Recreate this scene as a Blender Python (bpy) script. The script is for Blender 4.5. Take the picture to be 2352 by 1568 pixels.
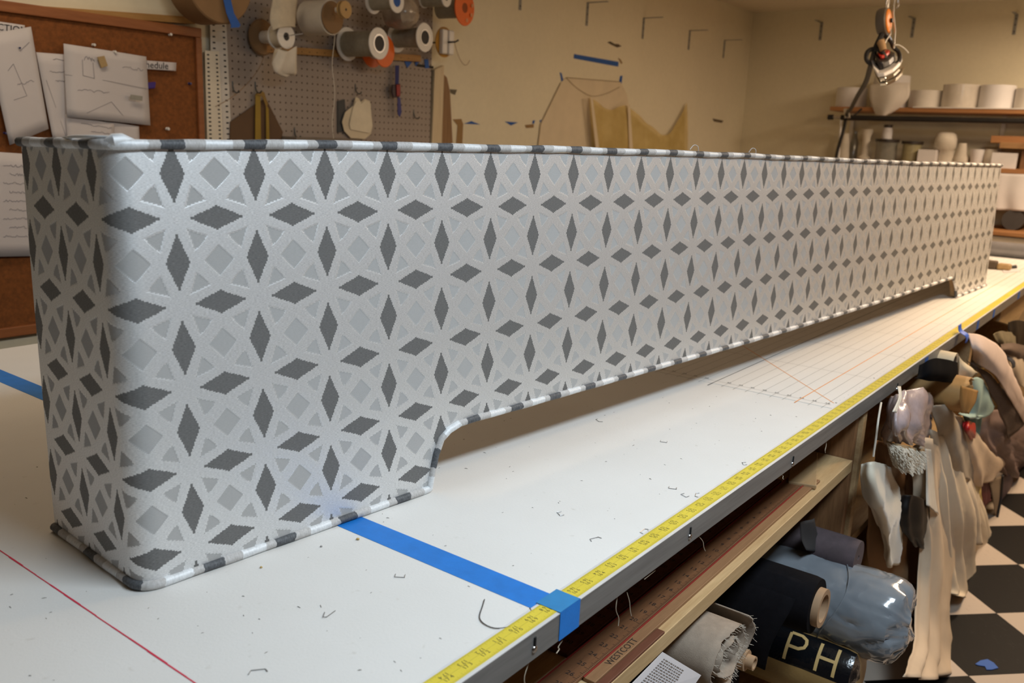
import bpy, bmesh, math, random
from mathutils import Vector, Matrix, noise as mnoise

for _o in list(bpy.data.objects):
    bpy.data.objects.remove(_o, do_unlink=True)
scene = bpy.context.scene
COL = scene.collection
PI = math.pi
TZ = 0.90            # height of the work table above the floor

# ------------------------------------------------------------------ camera
# pose solved from the inch numerals of the tape and the fabric repeat (2352 x 1568 frame)
F_PX, PITCH, ROLL, YAW = 2030.99, 0.22582, 0.04507, 0.63807
CAM = Vector((-0.52571, -0.44481, 0.46270 + TZ))
_cy, _sy, _cp, _sp = math.cos(YAW), math.sin(YAW), math.cos(PITCH), math.sin(PITCH)
FWD = Vector((_cy*_cp, _sy*_cp, -_sp))
_rt = Vector((_sy, -_cy, 0.0))
_up = _rt.cross(FWD)
RGT = _rt*math.cos(ROLL) + _up*math.sin(ROLL)
UPV = -_rt*math.sin(ROLL) + _up*math.cos(ROLL)
camd = bpy.data.cameras.new('camera')
cam = bpy.data.objects.new('camera', camd)
COL.objects.link(cam)
camd.sensor_fit = 'HORIZONTAL'
camd.sensor_width = 36.0
camd.lens = 36.0*F_PX/2352.0
camd.clip_start = 0.02
camd.clip_end = 60
camd.dof.use_dof = True
camd.dof.focus_distance = 1.25
camd.dof.aperture_fstop = 7.5
cam.matrix_world = Matrix(((RGT.x, UPV.x, -FWD.x, CAM.x), (RGT.y, UPV.y, -FWD.y, CAM.y),
                           (RGT.z, UPV.z, -FWD.z, CAM.z), (0, 0, 0, 1)))
scene.camera = cam

# ------------------------------------------------------------------ world, lights, exposure
w = bpy.data.worlds.new('world'); scene.world = w
w.use_nodes = True
w.node_tree.nodes['Background'].inputs[0].default_value = (0.5, 0.4, 0.28, 1)
w.node_tree.nodes['Background'].inputs[1].default_value = 0.05
scene.view_settings.view_transform = 'Standard'
scene.view_settings.look = 'None'
scene.view_settings.gamma = 1.0
scene.view_settings.use_curve_mapping = False
scene.view_settings.exposure = -0.12
CEIL = TZ + 1.423

def area_light(name, loc, target, sx, sy, energy, color):
    l = bpy.data.lights.new(name, 'AREA')
    l.shape = 'RECTANGLE'; l.size = sx; l.size_y = sy; l.energy = energy; l.color = color
    o = bpy.data.objects.new(name, l); COL.objects.link(o)
    o.location = loc
    o.rotation_euler = (Vector(target)-Vector(loc)).to_track_quat('-Z', 'Y').to_euler()
    return o
# strip lamps on the ceiling: a cool white one over the near end of the table, warm ones further down the room
LAMPS = [(0.36, -0.78, 34.5, (0.75, 0.89, 1.0)), (2.85, -0.60, 38, (1.0, 0.73, 0.46)), (4.75, -0.35, 40, (1.0, 0.76, 0.53)), (0.45, 1.60, 4.5, (1.0, 0.80, 0.58))]
for _x, _y, _e, _c in LAMPS:
    area_light('ceiling_lamp_light', (_x, _y, CEIL-0.10), (_x, _y, 0), 0.95, 0.26, _e, _c)

# ------------------------------------------------------------------ pixel helpers (directions only)
def ray(px, py):
    return FWD + RGT*((px-1176.0)/F_PX) - UPV*((py-784.0)/F_PX)
def atY(px, py, y):
    d = ray(px, py); return CAM + d*((y-CAM.y)/d.y)
def atX(px, py, x):
    d = ray(px, py); return CAM + d*((x-CAM.x)/d.x)
def atZ(px, py, z):
    d = ray(px, py); return CAM + d*((z-CAM.z)/d.z)
def ppm(p):
    return F_PX/((Vector(p)-CAM).dot(FWD))     # pixels per metre at a point
def atD(px, py, dist):
    return CAM + ray(px, py)*dist

# ------------------------------------------------------------------ objects
def tag(o, label=None, cat=None, group=None, kind=None):
    if label: o['label'] = label
    if cat: o['category'] = cat
    if group: o['group'] = group
    if kind: o['kind'] = kind
    return o
def thing(name, label, cat, loc=(0, 0, 0), group=None):
    o = bpy.data.objects.new(name, None); COL.objects.link(o)
    o.location = loc
    o.empty_display_size = 0.05
    return tag(o, label, cat, group)

class MB:
    """collects shapes (world coordinates) that become ONE mesh object"""
    def __init__(s):
        s.v = []; s.f = []; s.uv = None; s.mi = []
    def add(s, vs, fs, mi=0):
        n = len(s.v); s.v += [tuple(p) for p in vs]
        s.f += [tuple(i+n for i in f) for f in fs]
        s.mi += [mi]*len(fs)
        return s
    def box(s, lo, hi, M=None, mi=0):
        (a, b, c), (d, e, g) = lo, hi
        vs = [Vector(p) for p in ((a,b,c),(d,b,c),(d,e,c),(a,e,c),(a,b,g),(d,b,g),(d,e,g),(a,e,g))]
        if M: vs = [M @ p for p in vs]
        return s.add(vs, [(0,3,2,1),(4,5,6,7),(0,1,5,4),(1,2,6,5),(2,3,7,6),(3,0,4,7)], mi)
    def bar(s, p0, p1, wd, th, upv=(0, 0, 1), mi=0):
        p0, p1 = Vector(p0), Vector(p1); d = (p1-p0); L = d.length; d.normalize()
        sd = d.cross(Vector(upv))
        if sd.length < 1e-5: sd = d.cross(Vector((1, 0, 0)))
        sd.normalize(); u = sd.cross(d)
        M = Matrix(((d.x, sd.x, u.x, p0.x), (d.y, sd.y, u.y, p0.y), (d.z, sd.z, u.z, p0.z), (0,0,0,1)))
        return s.box((0, -wd/2, -th/2), (L, wd/2, th/2), M, mi)
    def tube(s, pts, r, n=8, cap=True, closed=False, mi=0):
        pts = [Vector(p) for p in pts]; m = len(pts)
        rr = r if isinstance(r, (list, tuple)) else [r]*m
        t0 = (pts[1]-pts[0]).normalized()
        ref = Vector((0, 0, 1)) if abs(t0.z) < 0.9 else Vector((1, 0, 0))
        nv = (ref - t0*ref.dot(t0)).normalized()
        vs = []; fs = []
        for i in range(m):
            if closed: t = (pts[(i+1) % m]-pts[i-1]).normalized()
            else: t = (pts[min(i+1, m-1)]-pts[max(i-1, 0)]).normalized()
            nv = (nv - t*nv.dot(t)).normalized(); b = t.cross(nv)
            for k in range(n):
                a = 2*PI*k/n
                vs.append(pts[i] + (nv*math.cos(a)+b*math.sin(a))*rr[i])
        for i in range(m if closed else m-1):
            j = (i+1) % m
            for k in range(n):
                fs.append((i*n+k, i*n+(k+1) % n, j*n+(k+1) % n, j*n+k))
        if cap and not closed:
            fs.append(tuple(range(n-1, -1, -1))); fs.append(tuple((m-1)*n+k for k in range(n)))
        return s.add(vs, fs, mi)
    def lathe(s, prof, p0, axis, n=24, mi=0, closed=False):
        """prof: (radius, distance along axis) pairs"""
        p0 = Vector(p0); ax = Vector(axis).normalized()
        ref = Vector((0, 0, 1)) if abs(ax.z) < 0.9 else Vector((1, 0, 0))
        e1 = (ref-ax*ref.dot(ax)).normalized(); e2 = ax.cross(e1)
        vs = []; fs = []; m = len(prof)
        for (r, h) in prof:
            for k in range(n):
                a = 2*PI*k/n
                vs.append(p0+ax*h+(e1*math.cos(a)+e2*math.sin(a))*max(r, 1e-5))
        for i in range(m if closed else m-1):
            j = (i+1) % m
            for k in range(n):
                fs.append((i*n+k, i*n+(k+1) % n, j*n+(k+1) % n, j*n+k))
        return s.add(vs, fs, mi)
    def prism(s, poly, ext, mi=0):
        """closed polygon of points, extruded by the vector ext"""
        poly = [Vector(p) for p in poly]; e = Vector(ext); n = len(poly)
        vs = poly+[p+e for p in poly]
        fs = [tuple(range(n)), tuple(range(2*n-1, n-1, -1))]
        fs += [(i, i+n, (i+1) % n+n, (i+1) % n) for i in range(n)]
        return s.add(vs, fs, mi)
    def grid(s, rows, mi=0):
        m = len(rows); n = len(rows[0]); vs = [p for r in rows for p in r]
        return s.add(vs, [(i*n+j, i*n+j+1, (i+1)*n+j+1, (i+1)*n+j) for i in range(m-1) for j in range(n-1)], mi)
    def text(s, body, o, right, upv, size, lift=0.0, mi=0, align='CENTER'):
        vs, fs = glyphs(body, align)
        o = Vector(o); r = Vector(right).normalized(); u = Vector(upv).normalized(); nn = r.cross(u)
        return s.add([o+r*(x*size)+u*(y*size)+nn*lift for x, y in vs], fs, mi)
    def build(s, name, mat, parent=None, smooth=False, bevel=0, solid=0, sub=0, recalc=True):
        me = bpy.data.meshes.new(name)
        me.from_pydata(s.v, [], s.f)
        mats = mat if isinstance(mat, (list, tuple)) else [mat]
        for m in mats: me.materials.append(m)
        if len(mats) > 1:
            me.polygons.foreach_set('material_index', s.mi)
        if recalc:
            bm = bmesh.new(); bm.from_mesh(me)
            bmesh.ops.recalc_face_normals(bm, faces=bm.faces)
            bm.to_mesh(me); bm.free()
        if smooth:
            me.polygons.foreach_set('use_smooth', [True]*len(me.polygons))
        if s.uv:
            uvl = me.uv_layers.new(name='UVMap')
            for lp in me.loops:
                uvl.data[lp.index].uv = s.uv[lp.vertex_index]
        me.update()
        o = bpy.data.objects.new(name, me); COL.objects.link(o)
        if parent is not None:
            o.parent = parent
            if parent.parent is None and parent.type == 'EMPTY':      # parts of parts sit at identity already
                o.matrix_parent_inverse = Matrix.Translation(parent.location).inverted()
        if bevel:
            b = o.modifiers.new('bevel', 'BEVEL'); b.width = bevel; b.segments = 2; b.limit_method = 'ANGLE'
            b.angle_limit = math.radians(40)
        if solid:
            b = o.modifiers.new('solid', 'SOLIDIFY'); b.thickness = solid; b.offset = 0
        if sub:
            b = o.modifiers.new('sub', 'SUBSURF'); b.levels = sub; b.render_levels = sub
        if smooth and not solid:
            try:
                me.set_sharp_from_angle(angle=math.radians(42))
            except Exception:
                pass
        return o

_gl = {}
def glyphs(body, align='CENTER'):
    k = (body, align)
    if k not in _gl:
        c = bpy.data.curves.new('t', 'FONT'); c.body = body; c.size = 1.0
        c.align_x = align; c.align_y = 'CENTER'; c.resolution_u = 2
        o = bpy.data.objects.new('t', c); COL.objects.link(o)
        me = bpy.data.meshes.new_from_object(o)
        _gl[k] = ([(v.co.x, v.co.y) for v in me.vertices], [tuple(p.vertices) for p in me.polygons])
        bpy.data.objects.remove(o, do_unlink=True); bpy.data.meshes.remove(me); bpy.data.curves.remove(c)
    return _gl[k]

def crom(pts, n):
    """Catmull-Rom through pts, n samples"""
    pts = [Vector(p) for p in pts]; m = len(pts)
    if m == 2: return [pts[0].lerp(pts[1], i/(n-1)) for i in range(n)]
    out = []
    for i in range(n):
        t = i/(n-1)*(m-1); k = min(int(t), m-2); t -= k
        p0 = pts[k-1] if k > 0 else pts[0]*2-pts[1]
        p1, p2 = pts[k], pts[k+1]
        p3 = pts[k+2] if k+2 < m else pts[-1]*2-pts[-2]
        out.append(0.5*((2*p1)+(p2-p0)*t+(2*p0-5*p1+4*p2-p3)*t*t+(3*p1-p0-3*p2+p3)*t*t*t))
    return out
def cloth(rows, nu=24, nv=24, fold=0, nf=3, ph=0.0, rough=0.0, seed=0, foldv=0.0):
    """surface through rows of control points with folds running along each column"""
    a = [crom(r, nu) for r in rows]
    g = [[None]*nu for _ in range(nv)]
    for j in range(nu):
        c = crom([a[i][j] for i in range(len(a))], nv)
        for i in range(nv): g[i][j] = c[i]
    out = [[None]*nu for _ in range(nv)]
    for i in range(nv):
        for j in range(nu):
            du = g[i][min(j+1, nu-1)]-g[i][max(j-1, 0)]
            dv = g[min(i+1, nv-1)][j]-g[max(i-1, 0)][j]
            n = du.cross(dv)
            if n.length > 1e-9: n.normalize()
            s = i/(nv-1); t = j/(nu-1)
            d = fold*math.sin(2*PI*nf*t+ph+1.3*math.sin(2.1*s+ph))*(0.45+0.55*s)
            d += foldv*math.sin(2*PI*1.6*s+ph*2+2*t)
            if rough:
                q = g[i][j]*9+Vector((seed, 0, 0))
                d += rough*(mnoise.noise(q)+0.5*mnoise.noise(q*2.3))
            out[i][j] = g[i][j]+n*d
    return out

# ------------------------------------------------------------------ materials
class NT:
    def __init__(s, name):
        s.m = bpy.data.materials.new(name); s.m.use_nodes = True
        s.t = s.m.node_tree; s.b = s.t.nodes['Principled BSDF']
    def node(s, typ, **kw):
        n = s.t.nodes.new(typ)
        for k, v in kw.items(): setattr(n, k, v)
        return n
    def put(s, sock, val):
        if isinstance(val, E): s.t.links.new(val.s, sock)
        elif hasattr(val, 'is_output'): s.t.links.new(val, sock)
        else: sock.default_value = val
    def math(s, op, *a):
        n = s.node('ShaderNodeMath', operation=op)
        for i, x in enumerate(a): s.put(n.inputs[i], x)
        return E(s, n.outputs[0])
    def mix(s, fac, a, b):
        n = s.node('ShaderNodeMix', data_type='RGBA')
        s.put(n.inputs[0], fac); s.put(n.inputs[6], a); s.put(n.inputs[7], b)
        return n.outputs[2]
    def noise(s, scale, detail=3, rough=0.5, vec=None, stretch=None):
        n = s.node('ShaderNodeTexNoise'); n.inputs['Scale'].default_value = scale
        n.inputs['Detail'].default_value = detail; n.inputs['Roughness'].default_value = rough
        tc = s.node('ShaderNodeTexCoord'); v = vec or tc.outputs['Object']
        if stretch:
            mp = s.node('ShaderNodeMapping'); mp.inputs['Scale'].default_value = stretch
            s.t.links.new(v, mp.inputs['Vector']); v = mp.outputs['Vector']
        s.t.links.new(v, n.inputs['Vector'])
        return E(s, n.outputs['Fac'])
    def ramp(s, fac, stops):
        n = s.node('ShaderNodeValToRGB'); s.put(n.inputs[0], fac)
        while len(n.color_ramp.elements) < len(stops): n.color_ramp.elements.new(0.5)
        for e, (p, c) in zip(n.color_ramp.elements, stops):
            e.position = p; e.color = (*c, 1)
        return n.outputs[0]
    def bump(s, h, strength=0.3, dist=0.001):
        n = s.node('ShaderNodeBump'); n.inputs['Strength'].default_value = strength
        n.inputs['Distance'].default_value = dist
        s.put(n.inputs['Height'], h); s.t.links.new(n.outputs[0], s.b.inputs['Normal'])
class E:
    def __init__(s, nt, sock): s.n = nt; s.s = sock
    def __add__(s, o): return s.n.math('ADD', s, o)
    __radd__ = __add__
    def __sub__(s, o): return s.n.math('SUBTRACT', s, o)
    def __rsub__(s, o): return s.n.math('SUBTRACT', o, s)
    def __mul__(s, o): return s.n.math('MULTIPLY', s, o)
    __rmul__ = __mul__
    def __truediv__(s, o): return s.n.math('DIVIDE', s, o)
    def fract(s): return s.n.math('FRACT', s)
    def floor(s): return s.n.math('FLOOR', s)
    def abs(s): return s.n.math('ABSOLUTE', s)
    def sin(s): return s.n.math('SINE', s)
    def max(s, o): return s.n.math('MAXIMUM', s, o)
    def min(s, o): return s.n.math('MINIMUM', s, o)
    def gt(s, o): return s.n.math('GREATER_THAN', s, o)
    def clamp(s, k, o=0.0):
        e = s.n.math('MULTIPLY_ADD', s, k, o); e.s.node.use_clamp = True; return e

_m = {}
def mat(name, col, rough=0.6, metal=0.0, var=0.12, scale=12, bump=0.0, bscale=180, spec=0.5, sheen=0, alpha=1.0,
        trans=0.0, coat=0, stretch=None, emit=None):
    if name in _m: return _m[name]
    t = NT(name); b = t.b
    c2 = tuple(max(0, x*(1-var)) for x in col); c1 = tuple(min(1, x*(1+var*0.6)) for x in col)
    n = t.noise(scale, 4, 0.6, stretch=stretch)
    t.put(b.inputs['Base Color'], t.ramp(n, [(0.3, c2), (0.7, c1)]))
    b.inputs['Roughness'].default_value = rough; b.inputs['Metallic'].default_value = metal
    b.inputs['Specular IOR Level'].default_value = spec
    if sheen: b.inputs['Sheen Weight'].default_value = sheen
    if coat: b.inputs['Coat Weight'].default_value = coat; b.inputs['Coat Roughness'].default_value = 0.12
    if alpha < 1: b.inputs['Alpha'].default_value = alpha
    if trans: b.inputs['Transmission Weight'].default_value = trans
    if emit:
        b.inputs['Emission Color'].default_value = (*emit[0], 1); b.inputs['Emission Strength'].default_value = emit[1]
    if bump: t.bump(t.noise(bscale, 4, 0.65), 0.5, bump)
    _m[name] = t.m
    return t.m
def wood(name, col, dark, stretch=(1.2, 14, 14), rough=0.55, scale=5):
    if name in _m: return _m[name]
    t = NT(name)
    n = t.noise(scale, 6, 0.65, stretch=stretch); n2 = t.noise(scale*6, 3, 0.5, stretch=stretch)
    t.put(t.b.inputs['Base Color'], t.ramp(n*0.75+n2*0.25, [(0.32, dark), (0.5, tuple((a+b)/2 for a, b in zip(col, dark))), (0.66, col)]))
    t.b.inputs['Roughness'].default_value = rough
    t.bump(n2, 0.25, 0.0008)
    _m[name] = t.m
    return t.m
# ================================================================== SETTING
XR, XL, YB, YF = 5.90, -2.60, 2.28, -2.45
def m_wall(name, col):
    t = NT(name)
    n = t.noise(1.3, 5, 0.6); n2 = t.noise(40, 3, 0.6)
    t.put(t.b.inputs['Base Color'], t.ramp(n*0.7+n2*0.3, [(0.35, tuple(c*0.9 for c in col)), (0.65, col)]))
    t.b.inputs['Roughness'].default_value = 0.85
    t.bump(n2, 0.2, 0.001)
    return t.m
M_WALL = m_wall('painted_wall', (0.85, 0.78, 0.59))
M_CEIL = m_wall('ceiling_paint', (0.82, 0.73, 0.58))
M_DARKWALL = m_wall('dark_wall', (0.13, 0.085, 0.06))
s = MB().box((XL-.1, YB, 0), (XR+.1, YB+.1, CEIL)).build('wall_left', M_WALL); tag(s, kind='structure')
s = MB().box((XR, YF, 0), (XR+.1, YB, CEIL)).build('wall_right', M_WALL); tag(s, kind='structure')
s = MB().box((XL-.1, YF, 0), (XL, YB, CEIL)).build('wall_back', M_DARKWALL); tag(s, kind='structure')
tag(MB().box((XL-.1, YF-.1, 0), (XR+.1, YF, CEIL)).build('wall_front', M_DARKWALL), kind='structure')
tag(MB().box((XL-.1, YF-.1, CEIL), (XR+.1, YB+.1, CEIL+.1)).build('ceiling', M_CEIL), kind='structure')
M_WHITE = mat('white_paint', (0.8, 0.79, 0.76), 0.5, var=0.04)
# floor: 12 inch tiles laid on the diagonal in a black and beige checker
TS = 0.3048; FO = (2.387, -0.193)
def m_tile(name, col, fleck):
    t = NT(name)
    n = t.noise(26, 5, 0.75, stretch=(1, 3, 1)); n2 = t.noise(3, 2)
    t.put(t.b.inputs['Base Color'], t.ramp(n*0.85+n2*0.15, [(0.45, col), (0.58, col), (0.70, fleck)]))
    t.b.inputs['Roughness'].default_value = 0.5; t.b.inputs['Specular IOR Level'].default_value = 0.12
    return t.m
M_TB = m_tile('black_tile', (0.006, 0.0056, 0.0056), (0.035, 0.035, 0.035))
M_TW = m_tile('beige_tile', (0.50, 0.42, 0.35), (0.38, 0.30, 0.24))
t = NT('tile_floor_far')
tc = t.node('ShaderNodeTexCoord'); sp = t.node('ShaderNodeSeparateXYZ'); t.t.links.new(tc.outputs['Object'], sp.inputs[0])
ex, ey = E(t, sp.outputs[0])-FO[0], E(t, sp.outputs[1])-FO[1]
uu = ((ex+ey)*(0.70711/TS)).floor(); vv = ((ex-ey)*(0.70711/TS)).floor()
par = ((uu+vv)*0.5).fract().gt(0.25)
t.put(t.b.inputs['Base Color'], t.mix(par, (0.011, 0.011, 0.011, 1), (0.48, 0.41, 0.34, 1)))
t.b.inputs['Roughness'].default_value = 0.4
M_FLOOR = t.m
fl = MB().box((XL-.1, YF-.1, -0.06), (XR+.1, YB+.1, -0.002)).build('floor', M_FLOOR); tag(fl, kind='structure')
h = TS/2-0.0006
tm = {}
for k, m_ in ((0, M_TB), (1, M_TW)):
    b = MB().box((-h, -h, -0.0019), (h, h, 0.0)); o = b.build('tile', m_, fl, bevel=0)
    tm[k] = o.data; bpy.data.objects.remove(o, do_unlink=True)
for i in range(-30, 40):
    for j in range(-30, 40):
        u_, v_ = (i+.5)*TS, (j+.5)*TS
        x = FO[0]+(u_+v_)*0.70711; y = FO[1]+(u_-v_)*0.70711
        if 0.2 < x < XR-.23 and -2.1 < y < 0.45:
            o = bpy.data.objects.new('tile', tm[(i+j) % 2]); COL.objects.link(o)
            o.parent = fl; o.location = (x, y, 0); o.rotation_euler = (0, 0, PI/4)

# ceiling lamps (above the frame)
M_LH = mat('lamp_housing', (0.75, 0.73, 0.7), 0.4)
for k, (x, y, e_, c_) in enumerate(LAMPS):
    t = thing('ceiling_lamp', ['cool white strip ceiling lamp over the near end of the table', 'warm strip ceiling lamp over the middle of the workroom', 'warm strip ceiling lamp over the far end of the workroom', 'soft strip ceiling lamp between table and pegboard'][k],
              'ceiling lamp', (x, y, CEIL), 'strip lamps on the ceiling')
    hs_ = MB().box((x-.52, y-.15, CEIL-.06), (x+.52, y+.15, CEIL)).build('housing', M_LH, t, bevel=.006)
    MB().box((x-.49, y-.13, CEIL-.075), (x+.49, y+.13, CEIL-.0605)).build('diffuser', mat('lamp_diffuser_%d' % k, (0.9, 0.9, 0.9), 0.5, emit=(c_, 2.0)), hs_, bevel=.004)

# ================================================================== WORK TABLE
wt = thing('work_table', 'long canvas-covered work table with a wooden shelf beneath it', 'table', (1.8, .7, 0))
TX0, TX1, TY1 = -1.05, 4.46, 1.42
M_PLY = wood('plywood', (0.52, 0.36, 0.19), (0.36, 0.22, 0.10))
M_PINE = wood('pine_board', (0.60, 0.42, 0.22), (0.44, 0.28, 0.13))
M_DARKWOOD = wood('brown_board', (0.30, 0.15, 0.065), (0.16, 0.075, 0.03), stretch=(14, 14, 1.2))
t = NT('canvas_cover')
n1 = t.noise(2.2, 4, 0.6); n2 = t.noise(260, 3, 0.6); n3 = t.noise(75, 2, 0.5)
cc = t.ramp(n1, [(0.3, (0.70, 0.675, 0.64)), (0.7, (0.77, 0.75, 0.72))])
sp_ = n3.clamp(9, -6.35)
t.put(t.b.inputs['Base Color'], t.mix(sp_*0.30, cc, (0.42, 0.37, 0.30, 1)))
t.b.inputs['Roughness'].default_value = 0.8
t.bump(n2, 0.35, 0.0006)
M_CANVAS = t.m
MB().box((TX0, -.0110, TZ-.024), (TX1, TY1, TZ-.002)).build('tabletop', M_PLY, wt)
MB().box((TX0, -.0108, TZ-.0019), (TX1, TY1+.002, TZ)).build('canvas_cover', M_CANVAS, wt)
t = NT('brushed_aluminium')
n = t.noise(30, 4, 0.6, stretch=(0.3, 6, 6))
t.put(t.b.inputs['Base Color'], t.ramp(n, [(0.3, (0.19, 0.188, 0.183)), (0.7, (0.26, 0.258, 0.25))]))
t.b.inputs['Metallic'].default_value = 0.4; t.b.inputs['Roughness'].default_value = 0.45
M_ALU = t.m
MB().box((TX0, -.0145, TZ-.030), (TX1, -.0112, TZ-.0002)).build('edge_channel', M_ALU, wt)
MB().box((TX0, -.0147, TZ+.0001), (TX1, .0135, TZ+.0009)).build('edge_lip', mat('lip_highlight', (0.72, 0.71, 0.70), 0.35, 0.2), wt)  # same aluminium as the channel, its highlight put into a paler colour
# screws in slots along the channel
M_STEEL = mat('steel', (0.62, 0.61, 0.6), 0.25, 1.0, var=0.1)
M_BLACK = mat('black_gap', (0.012, 0.011, 0.011), 0.7)
for px, py in ((1227, 1490), (1584, 1232), (1820, 1065), (2060, 893)):
    c = atY(px, py, -.0146)
    b = MB(); b.lathe([(0, .0022), (.0026, .0022), (.0038, .0012), (.0041, 0)], c, (0, -1, 0), 14)
    so = b.build('screw', M_STEEL, wt, smooth=True)
    MB().tube([c+Vector((0, -.0003, .002)), c+Vector((0, -.0003, .013))], .0016, 8).build('screw_slot', M_BLACK, so)
# shelf, carcass and dividers below the top
def shelf_z(x):
    return TZ - .160 + (x-.30)*(.023/.914)
SX0, SX1 = -0.9, 1.238
b = MB(); b.prism([(SX0, 0, shelf_z(SX0)-.024), (SX1, 0, shelf_z(SX1)-.024), (SX1, 0, shelf_z(SX1)), (SX0, 0, shelf_z(SX0))], (0, .62, 0))
b.build('shelf', M_PINE, wt, bevel=.001)
MB().box((SX0, .012, TZ-.055), (1.24, .032, TZ-.0245)).build('apron', M_PLY, wt)
for i, (x0, x1, y0) in enumerate(((1.240, 1.262, .004), (1.264, 1.286, -.004), (1.288, 1.312, .002))):
    MB().box((x0, y0, .02), (x1, .80, TZ-.026)).build('divider_board', M_DARKWOOD if i == 0 else M_PLY, wt, bevel=.001)
MB().box((2.60, .03, .02), (2.64, .80, TZ-.026)).build('divider_board', M_PLY, wt, bevel=.001)
MB().box((3.85, .03, .02), (3.89, .80, TZ-.026)).build('divider_board', M_PLY, wt, bevel=.001)
MB().box((-.92, .03, .02), (-.90, .80, TZ-.026)).build('divider_board', M_PLY, wt, bevel=.001)
MB().box((4.40, .03, .02), (4.44, .80, TZ-.026)).build('divider_board', M_PLY, wt, bevel=.001)
MB().box((-.92, .80, .02), (4.44, .82, TZ-.026)).build('back_board', M_DARKWOOD, wt)
MB().box((-.92, .03, .10), (4.44, .80, .12)).build('bottom_deck', M_PLY, wt)
MB().box((-.90, .01, TZ-.632), (1.238, .80, TZ-.612)).build('lower_shelf', M_PLY, wt)
MB().box((1.32, .03, TZ-.40), (4.40, .80, TZ-.38)).build('shelf', M_PLY, wt)
for x in (-.92, 1.264, 2.60, 4.36):
    MB().box((x, .05, 0), (x+.06, .11, .02)).build('foot', M_PLY, wt)
    MB().box((x, 1.3, 0), (x+.06, 1.36, TZ-.0245)).build('leg', M_PLY, wt)

# ================================================================== CORNICE
# surface of the upholstered front, fitted to the fabric repeat: c = repeats along, z = height above the table
OX, OY, OZ, CYAW, SXP, SZP = -0.1240, 0.3362, 0.3726, -0.0687, 0.0885, 0.0853
CD = Vector((math.cos(CYAW), math.sin(CYAW), 0)); CN = Vector((-math.sin(CYAW), math.cos(CYAW), 0))
C_L, C_R, RHO, DEPTH = 0.31, 37.45, 0.020, 0.222
def front(c, z):
    s_ = (c-19)/18
    return Vector((OX, OY, TZ+z)) + CD*(c*SXP) + CN*(-0.0164*(1-s_*s_)+0.0268*(z-OZ))
DR = RHO/SXP; DA = (PI*RHO/2)/SXP
CE = C_L+DR-DA-(DEPTH-RHO)/SXP          # c at the back end of the left return
CE2 = C_R-DR+DA+(DEPTH-RHO)/SXP
def cover(c, z, off=0.0):
    """point of the whole fabric skin (left return, corner, front, corner, right return), off = outwards"""
    if c >= C_L+DR and c <= C_R-DR:
        k_ = max(0.0, 1-(c-C_L-DR)/1.2)
        return front(c+0.05*(1-z/.443)*k_, z) - CN*off
    if c < C_L+DR:
        # the end board leans: the corner stands a little further in at the foot than at the top
        lean = 0.05*(1-z/.443)
        K = front(C_L+lean, z); A = K+CD*RHO+CN*RHO; q = (C_L+DR-c)*SXP
        if q <= PI*RHO/2:
            a = q/RHO
            return A + (-CN*math.cos(a)-CD*math.sin(a))*(RHO+off)
        return K + CN*(RHO+(q-PI*RHO/2)*(0.85+1.15*lean)) - CD*off
    K = front(C_R, z); A = K-CD*RHO+CN*RHO; q = (c-C_R+DR)*SXP
    if q <= PI*RHO/2:
        a = q/RHO
        return A + (-CN*math.cos(a)+CD*math.sin(a))*(RHO+off)
    return K + CN*(RHO+q-PI*RHO/2) + CD*off
ARCH = [(4.776, .000), (4.845, .026), (4.906, .0459), (5.011, .0645), (5.173, .0735), (5.40, .0785), (5.75, .0795), (6.34, .0785),
        (8, .078), (12, .0755), (16, .073), (20, .072), (25, .072), (31.45, .0735), (31.70, .071), (31.95, .058), (32.15, .044), (32.30, .030), (32.42, .012), (32.47, .0)]
ZTOP = .443
PB = .0048         # radius of the piping
ZT = [(CE, .4325), (.3, .4365), (3, .4425), (9, .4460), (13, .4455), (18.5, .4430), (25, .4400), (CE2, .4400)]
def ztop(c):
    if c <= CE: return ZT[0][1]
    for (a, za), (b_, zb) in zip(ZT, ZT[1:]):
        if a <= c <= b_: return za+(zb-za)*(c-a)/(b_-a)
    return ZT[-1][1]
def zbot(c):
    if c <= ARCH[0][0] or c >= ARCH[-1][0]: return 0.0
    for (a, za), (b, zb) in zip(ARCH, ARCH[1:]):
        if a <= c <= b: return za+(zb-za)*(c-a)/(b-a)
    return 0.0
cs = []
c = CE
while c < CE2:
    cs.append(c)
    c += 0.045 if (C_L-DR*1.2 < c < C_L+DR*1.2 or 4.7 < c < 6.4 or 31.3 < c < 32.6 or C_R-.4 < c < C_R+.4) else 0.22
cs.append(CE2)
cs = sorted(set(cs+[a for a, _ in ARCH]))
co = thing('cornice_box', 'long upholstered cornice box in silver, grey and cream lattice fabric standing on the work table', 'cornice box', (1.6, .3, TZ))
NV = 14
b = MB(); b.uv = []
rows = []
for c in cs:
    z0 = zbot(c)+2*PB*0.92; r_ = []
    for j in range(NV+1):
        z = z0+(ztop(c)-z0)*j/NV
        puff = 0.0012*math.sin(PI*j/NV)+0.0006*mnoise.noise(Vector((c*.9, z*9, 1)))
        r_.append(cover(c, z, puff)); b.uv.append((c, (OZ-z)/SZP))
    rows.append(r_)
b.grid(rows)

t = NT('lattice_fabric')
uvn = t.node('ShaderNodeUVMap'); uvn.uv_map = 'UVMap'
sp = t.node('ShaderNodeSeparateXYZ'); t.t.links.new(uvn.outputs[0], sp.inputs[0])
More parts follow.
